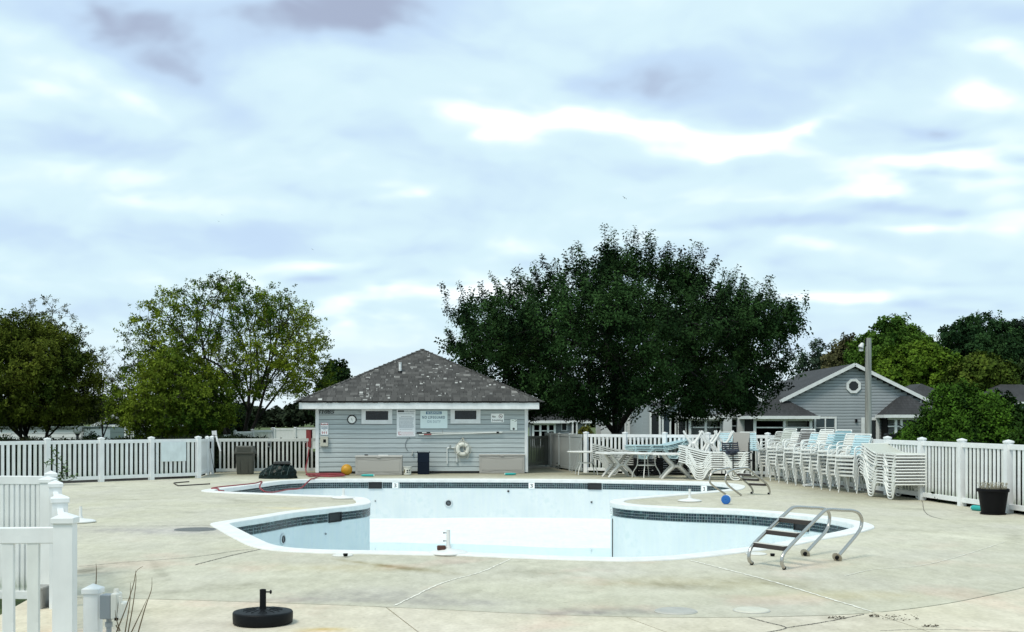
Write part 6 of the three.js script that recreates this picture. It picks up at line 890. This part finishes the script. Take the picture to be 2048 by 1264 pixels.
{ // the big dark tree
  const D = 45, base = at(1240, 842, D).setY(-0.15), r = rngOf(101), c = V(at(1233, 0, D).x, 0, -D);
  const prof = [[1.75, 3.2], [2.2, 5.1], [3.0, 6.1], [4.0, 6.6], [4.9, 6.8], [5.4, 6.4], [5.9, 5.4], [6.5, 4.1], [7.1, 3.1], [7.6, 2.2], [7.95, 1.2], [8.15, 0.4]];
  const tips = crownTips(1300, c, prof, r, { shell: 0.85, lobes: 0.3, seed: 3 });
  tips.forEach((t) => { t.x += (t.y - 4.5) * 0.14; }); const shoots = []; for (const t of tips) { const q = Math.hypot(t.x - c.x, t.z - c.z); const R = prof.find((p, i) => i && t.y <= p[0] && t.y >= prof[i - 1][0]); if (!R || t.y < 4.2) continue; if (q > R[1] * 0.66 && r() < 0.85) { const out = V(t.x - c.x, 0, t.z - c.z).normalize(); shoots.push([t, t.clone().add(out.multiplyScalar(rr(0.05, 0.4, r))).add(V(rr(-0.12, 0.12, r), rr(0.4, 1.15, r), 0))]); } }
  tree('dark_tree', 'large dark green spreading tree with upright shoots behind the white tables', base, tips, { seed: 7, leafMat: leafy(0.5), sprays: sprayA, per: 17, scat: 0.6, size: [0.85, 1.35], colors: [[0.003, 0.012, 0.004], [0.038, 0.086, 0.024]], bark: [0.018, 0.016, 0.015], tip: 0.009, shoots, growOpts: { first: 0.28, lift: 0.12 }, along: 0.6 });
}
{ // airy yellow green tree on several stems, left of the pool house
  const D = 50, base = at(480, 842, D).setY(-0.15), r = rngOf(202), c = V(at(456, 0, D).x, 0, -D);
  const prof = [[2.6, 3.7], [3.3, 4.5], [4.2, 4.6], [5.2, 4.35], [6.0, 3.9], [6.8, 3.1], [7.4, 1.9], [7.75, 0.5]];
  const tips = crownTips(820, c, prof, r, { shell: 0.95, lobes: 0.12, seed: 5 });
  tree('airy_tree', 'yellow green airy tree on several dark stems left of the pool house', base, tips, { seed: 17, leafMat: leafy(0.6), sprays: sprayB, per: 9, scat: 0.42, size: [0.85, 1.35], colors: [[0.030, 0.072, 0.006], [0.18, 0.23, 0.02]], bark: [0.03, 0.026, 0.022], tip: 0.0085, stems: 5, up: 0.15, growOpts: { first: 0.34, step: 0.40, lift: 0.05, wob: 0.07 }, along: 0.45 });
  // bushier green tree in front of it
  const D2 = 46, b2 = at(345, 842, D2).setY(-0.15), c2 = V(at(352, 0, D2).x, 0, -D2), t2 = crownTips(520, c2, [[0.4, 1.3], [1.0, 1.7], [1.8, 2.5], [2.6, 2.4], [3.4, 1.6], [4.1, 0.9], [4.5, 0.3]], rngOf(203), { shell: 0.6, lobes: 0.22, seed: 8 });
  tree('bushy_tree', 'low bushy light green tree in front of the airy tree', b2, t2, { seed: 19, leafMat: leafy(0.6), sprays: sprayB, per: 12, scat: 0.4, size: [0.85, 1.35], colors: [[0.026, 0.06, 0.007], [0.135, 0.185, 0.018]], tip: 0.006, stems: 3, up: 0.1 });
}
{ // far left
  const D = 46, base = at(66, 842, D).setY(-0.15), r = rngOf(303), c = V(at(38, 0, D).x, 0, -D);
  const tips = crownTips(1150, c, [[1.55, 2.2], [2.0, 2.9], [2.6, 3.1], [3.6, 2.95], [4.4, 2.5], [5.1, 1.8], [5.6, 1.0], [5.85, 0.3]], r, { shell: 0.6, lobes: 0.2, seed: 11 });
  tree('olive_tree', 'dense olive brown leaved tree at the far left edge', base, tips, { seed: 23, leafMat: leafy(0.6), sprays: sprayB, per: 12, scat: 0.45, size: [0.9, 1.4], colors: [[0.018, 0.036, 0.005], [0.10, 0.125, 0.016]], bark: [0.022, 0.019, 0.017], tip: 0.007, stems: 3, up: 0.1, growOpts: { first: 0.3 } });
  const D2 = 58, b2 = at(100, 842, D2).setY(-0.15), t2 = crownTips(230, V(at(92, 0, D2).x, 0, -D2), [[3.2, 1.6], [4.4, 2.1], [5.6, 2.0], [6.6, 1.5], [7.4, 0.9], [7.7, 0.3]], rngOf(304), { shell: 0.5, lobes: 0.25, seed: 14 });
  tree('thin_tree', 'thinly leaved pale tree rising behind the far left tree', b2, t2, { seed: 29, leafMat: leafy(0.6), sprays: sprayB, per: 5, scat: 0.3, size: [0.8, 1.2], colors: [[0.04, 0.055, 0.016], [0.12, 0.125, 0.05]], bark: [0.07, 0.065, 0.055], tip: 0.008 });
  const D3 = 62, t3 = crownTips(110, V(at(203, 0, D3).x, 0, -D3), [[1.4, 0.9], [2.6, 1.1], [3.8, 0.9], [4.9, 0.5], [5.4, 0.2]], rngOf(305), { shell: 0.3, seed: 15 });
  tree('thin_tree', 'slender thin tree in the gap between the two left trees', at(205, 842, D3).setY(-0.15), t3, { seed: 31, leafMat: leafy(0.6), sprays: sprayB, per: 6, scat: 0.35, colors: [[0.035, 0.05, 0.014], [0.10, 0.11, 0.04]], tip: 0.008 });
}
// background trees
function farTree(label, px, D, top, bot, hw, colors, seed, { n = 260, per = 8, name = 'background_tree', squash = 0.7, lobes = 0.28, shell = 0.7, dens = 1 } = {}) {
  const k = D / F, yT = at(0, top, D).y, yB = at(0, bot, D).y, w = hw * k, hgt = yT - yB, c = V(at(px, 0, D).x, 0, -D);
  const prof = [[yB, w * 0.65], [yB + hgt * 0.2, w * 0.95], [yB + hgt * 0.45, w], [yB + hgt * 0.65, w * 0.85], [yB + hgt * 0.82, w * 0.58], [yB + hgt * 0.94, w * 0.28], [yT, w * 0.06]];
  const tips = crownTips(n, c, prof, rngOf(seed), { shell, lobes, seed, squash });
  return tree(name, label, V(c.x, -0.15, c.z), tips, { seed: seed + 500, leafMat: leafy(0.65), sprays: sprayFar, per, scat: hgt * 0.07 + 0.35, size: [0.7, 1.2], colors, tip: 0.012, up: 0.2 });
}
farTree('rounded light olive green tree behind the gabled house', 1832, 100, 690, 800, 92, [[0.026, 0.062, 0.006], [0.10, 0.165, 0.016]], 41, { n: 420, per: 10 });
farTree('taller green tree rising behind the rounded olive tree', 1790, 118, 636, 780, 88, [[0.018, 0.05, 0.008], [0.075, 0.145, 0.02]], 42, { n: 420, per: 9 });
farTree('tall dark green tree at the upper right edge', 1960, 125, 628, 790, 95, [[0.008, 0.024, 0.010], [0.034, 0.078, 0.024]], 43, { n: 520, per: 10 });
farTree('very dark pine like tree at the far right edge', 2040, 135, 640, 760, 70, [[0.006, 0.012, 0.008], [0.018, 0.03, 0.016]], 44, { n: 320, per: 9 });
farTree('low yellow olive tree between the right shrub and the dark tree', 1962, 95, 712, 800, 62, [[0.025, 0.05, 0.008], [0.09, 0.125, 0.018]], 45, { n: 260, per: 9 });
farTree('pale brownish tree left of the wooden pole', 1694, 130, 676, 780, 46, [[0.04, 0.045, 0.018], [0.10, 0.095, 0.045]], 46, { n: 170, per: 8 });
farTree('thin bluish green tree between the big tree and the gabled house', 1632, 140, 682, 790, 44, [[0.02, 0.045, 0.03], [0.07, 0.10, 0.065]], 47, { n: 100, per: 6, shell: 0.3 });
farTree('dark green tree just left of the pool house roof', 672, 95, 728, 850, 34, [[0.006, 0.016, 0.006], [0.022, 0.045, 0.014]], 48, { n: 170, per: 10 });
farTree('dark green tree between the pool house and the big tree', 1120, 120, 786, 850, 60, [[0.008, 0.016, 0.008], [0.02, 0.035, 0.016]], 49, { n: 160, per: 9 });
farTree('green tree beyond the far right house', 2120, 110, 690, 800, 90, [[0.01, 0.024, 0.010], [0.04, 0.065, 0.02]], 50, { n: 260, per: 9 });
farTree('dark tree behind the bushy tree and the garage house', 330, 90, 800, 875, 60, [[0.006, 0.014, 0.006], [0.018, 0.032, 0.01]], 51, { n: 200, per: 9 });
farTree('dark tree behind the stems of the airy tree', 440, 95, 812, 880, 60, [[0.006, 0.014, 0.006], [0.018, 0.032, 0.01]], 52, { n: 200, per: 9 });
{ // far wood along the horizon: one mass
  const r = rngOf(400), D = 330, n = 9000, g = sprayGeo(60, 10, 1.3, 1.0, 1.4, 0.2), im = new THREE.InstancedMesh(g, leafy(0.9), n), m = new THREE.Matrix4(), q = new THREE.Quaternion(); im.name = numbered('far_wood');
  tag(im, 'dark far wood along the horizon beyond the houses', 'wood', null, 'stuff');
  for (let i = 0; i < n; i++) { const px = rr(-500, 2600, r), h = (5.2 + noise(px * 0.012, 3) * 3.2 + noise(px * 0.05, 9) * 1.6) * Math.sqrt(r()), d = D + rr(-14, 14, r), p = at(px, 842, d).setY(h - 0.6); q.setFromEuler(new THREE.Euler(rr(-0.8, 0.8, r), r() * 6.28, rr(-0.8, 0.8, r))); const s = rr(0.7, 1.5, r); m.compose(p, q, V(s, s, s)); im.setMatrixAt(i, m); const k = rr(0.5, 1.3, r); im.setColorAt(i, new THREE.Color().setRGB(0.018 * k, 0.027 * k, 0.014 * k)); }
  scene.add(im);
}
// shrubs and hedges: leaf sprays over a domed mound
function shrub(name, label, category, base, rx, ry, rz, n, colors, seed, { sprays = sprayHedge, boxy = 0, lobes = 0.12, size = [0.9, 1.4] } = {}) {
  const r = rngOf(seed), o = thing(name, label, category, base), groups = sprays.map(() => []);
  for (let i = 0; i < n; i++) {
    const a = r() * 6.283, e = Math.acos(1 - r()) , k = Math.pow(r(), 0.22), d = V(Math.sin(e) * Math.cos(a), Math.cos(e), Math.sin(e) * Math.sin(a)); if (boxy) { const mx = Math.max(Math.abs(d.x), Math.abs(d.y), Math.abs(d.z)); d.multiplyScalar(lerp(1, 1 / mx, boxy)); }
    const f = k * (1 + lobes * 2 * noise(d.x * 2.4 + seed, d.y * 2.4 + d.z * 2)); groups[i % sprays.length].push([V(d.x * rx * f, d.y * ry * f, d.z * rz * f), d]);
  }
  const st = []; for (let k = 0; k < 9; k++) { const a = r() * 6.28, q = rr(0.2, 0.75, r); st.push(sweep([V(Math.cos(a) * 0.1, 0, Math.sin(a) * 0.1), V(Math.cos(a) * rx * q * 0.5, ry * 0.45, Math.sin(a) * rz * q * 0.5), V(Math.cos(a) * rx * q, ry * 0.8 * Math.sqrt(1 - q * q), Math.sin(a) * rz * q)], (t) => 0.03 * (1 - t * 0.8), 4)); } part('stems', merge(st), M([0.03, 0.025, 0.02], 0.95), o);
  const q4 = new THREE.Quaternion(), m4 = new THREE.Matrix4(), UPV = V(0, 1, 0); const lm = leafy(0.5);
  groups.forEach((gp, gi) => { const im = new THREE.InstancedMesh(sprays[gi], lm, gp.length); im.name = 'foliage'; im.userData.kind = 'stuff'; gp.forEach(([p, d], i) => { q4.setFromUnitVectors(UPV, d.clone().add(V(rr(-0.7, 0.7, r), rr(0, 0.7, r), rr(-0.7, 0.7, r))).normalize()); const s = rr(size[0], size[1], r); m4.compose(p, q4, V(s, s, s)); im.setMatrixAt(i, m4); const k = clamp(0.5 + noise(p.x * 1.2 + seed, p.y * 1.2 + p.z) + rr(-0.3, 0.3, r)); im.setColorAt(i, new THREE.Color().setRGB(...[0, 1, 2].map((c) => lerp(colors[0][c], colors[1][c], k)))); }); o.add(im); });
  return o;
}
{
  const D = 31; shrub('green_shrub', 'big rounded bright green shrub behind the right fence', 'shrub', at(1950, 842, D).setY(-0.15), 2.05, 2.62, 2.0, 9000, [[0.005, 0.019, 0.003], [0.060, 0.135, 0.013]], 71, { lobes: 0.2 });
  shrub('green_shrub', 'second green shrub at the right edge of the picture', 'shrub', at(2085, 842, 30).setY(-0.15), 1.6, 2.3, 1.6, 5200, [[0.008, 0.025, 0.006], [0.035, 0.08, 0.012]], 72, {});
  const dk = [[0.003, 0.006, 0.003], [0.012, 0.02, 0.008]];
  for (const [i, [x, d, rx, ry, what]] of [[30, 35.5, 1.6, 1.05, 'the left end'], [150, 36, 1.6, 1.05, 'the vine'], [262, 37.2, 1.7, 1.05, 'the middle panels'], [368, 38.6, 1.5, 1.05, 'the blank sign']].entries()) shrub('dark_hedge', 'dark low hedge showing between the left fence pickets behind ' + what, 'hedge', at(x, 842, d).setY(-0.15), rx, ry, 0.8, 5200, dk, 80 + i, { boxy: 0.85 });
  for (const [i, [D, what]] of [[26.2, 'the tall lounger stack side'], [24.2, 'the open panel left of the pot'], [22.2, 'the panel above the pot'], [20.2, 'the last panel on the right']].entries()) shrub('dark_hedge', 'added foliage darkening the right fence gaps at ' + what, 'hedge', lineRight(D).add(V(1.0, -0.12, 0)), 0.75, 1.05, 1.1, 2600, dk, 130 + i, { boxy: 0.6 });  // added to blacken the fence gaps, in place of the shrub shadow
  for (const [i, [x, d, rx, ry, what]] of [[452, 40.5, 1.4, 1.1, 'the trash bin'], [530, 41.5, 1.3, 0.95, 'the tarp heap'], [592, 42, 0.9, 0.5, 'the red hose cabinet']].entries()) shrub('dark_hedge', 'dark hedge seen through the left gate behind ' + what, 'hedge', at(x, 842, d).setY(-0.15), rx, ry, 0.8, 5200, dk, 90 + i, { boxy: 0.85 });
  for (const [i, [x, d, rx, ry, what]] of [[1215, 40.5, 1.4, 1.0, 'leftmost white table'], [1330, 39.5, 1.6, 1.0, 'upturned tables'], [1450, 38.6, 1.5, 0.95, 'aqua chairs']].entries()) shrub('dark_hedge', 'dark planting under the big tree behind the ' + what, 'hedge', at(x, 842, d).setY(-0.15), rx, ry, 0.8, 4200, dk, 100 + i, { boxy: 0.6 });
  for (const [i, [x, d, rx, ry, what]] of [[1680, 38, 2.4, 0.9, 'the chair stacks'], [1800, 33, 1.6, 0.95, 'the tall lounger stack']].entries()) shrub('dark_hedge', 'low planting behind the right fence beyond ' + what, 'hedge', at(x, 842, d).setY(-0.15), rx, ry, 0.9, 2600, [[0.01, 0.016, 0.008], [0.03, 0.045, 0.016]], 110 + i, { boxy: 0.6 });
  shrub('small_bush', 'small yellow green bush right of the grey house', 'bush', at(1171, 842, 58).setY(0.0), 0.4, 1.35, 0.4, 700, [[0.05, 0.06, 0.01], [0.12, 0.12, 0.02]], 120, {});
  shrub('small_bush', 'low yellowish bush behind the left fence near the lamp', 'bush', at(50, 842, 44).setY(-0.1), 0.8, 1.0, 0.5, 700, [[0.05, 0.045, 0.012], [0.12, 0.1, 0.03]], 121, {});
  shrub('small_bush', 'small green bush below the globe lamp', 'bush', at(182, 842, 46).setY(-0.1), 0.5, 1.15, 0.4, 700, [[0.006, 0.02, 0.006], [0.02, 0.045, 0.012]], 122, {});
  shrub('small_bush', 'leafy weeds seen through the right gate', 'bush', at(1098, 842, 52).setY(-0.12), 0.5, 0.5, 0.3, 400, [[0.03, 0.06, 0.012], [0.08, 0.11, 0.02]], 123, {});
}
{ // vine on the left fence
  const r = rngOf(55), D = 30.2, p0 = at(118, 966, D).setY(0), o = thing('climbing_vine', 'green climbing vine with few leaves on the left fence', 'vine', p0), list = [], lv = [];
  for (const pp of [[[118, 964], [122, 945], [128, 930], [112, 912], [104, 900]], [[116, 964], [130, 950], [134, 940]], [[120, 964], [146, 958], [150, 952]], [[112, 932], [98, 922], [92, 935]]]) { const q = pp.map(([x, y]) => at(x, y, D).sub(p0)), c = smooth(q, 16); list.push(sweep(c, 0.007, 4)); for (const s of c) if (r() < 0.75) { const g = sprayGeo(Math.floor(r() * 999), 2, 0.11, 0.08, 0.04, 0.1); g.rotateY(r() * 6).translate(s.x, s.y, s.z); g.deleteAttribute('color'); lv.push(g); } }
  part('stem', merge(list), M([0.05, 0.06, 0.025], 0.9), o); const l = part('leaves', merge(lv), M([0.055, 0.12, 0.025], 0.6, { side: THREE.DoubleSide }), o); l.userData.kind = 'stuff';
}
// gulls
function bird(label, px, py, D, s) { const o = thing('bird', label, 'bird', at(px, py, D), 0.4), w = []; for (const k of [-1, 1]) w.push(poly([[0, 0, 0.1], [0, 0, -0.12], [k * 0.35, 0.17, -0.1], [k * 0.35, 0.17, 0.08], [k * 0.8, 0.05, -0.12]], [[0, 3, 2, 1], [3, 4, 2], [1, 2, 3, 0], [2, 4, 3]])); const bm = M([0.05, 0.05, 0.055], 0.8); w.forEach((g) => part('wing', g, bm, o)); part('body', new THREE.SphereGeometry(0.1, 12, 8).scale(0.8, 0.8, 2.6), bm, o); o.scale.setScalar(s); o.rotation.z = -0.5; return o; }
bird('dark gliding bird high above the big tree', 1249, 396, 150, 0.55); bird('tiny bird in the sky above the airy tree', 625, 499, 220, 0.5); bird('tiny bird at the upper left, lower of two', 437, 443, 240, 0.45); bird('tiny bird at the upper left, upper of two', 444, 430, 240, 0.45);
renderer.render(scene, camera);
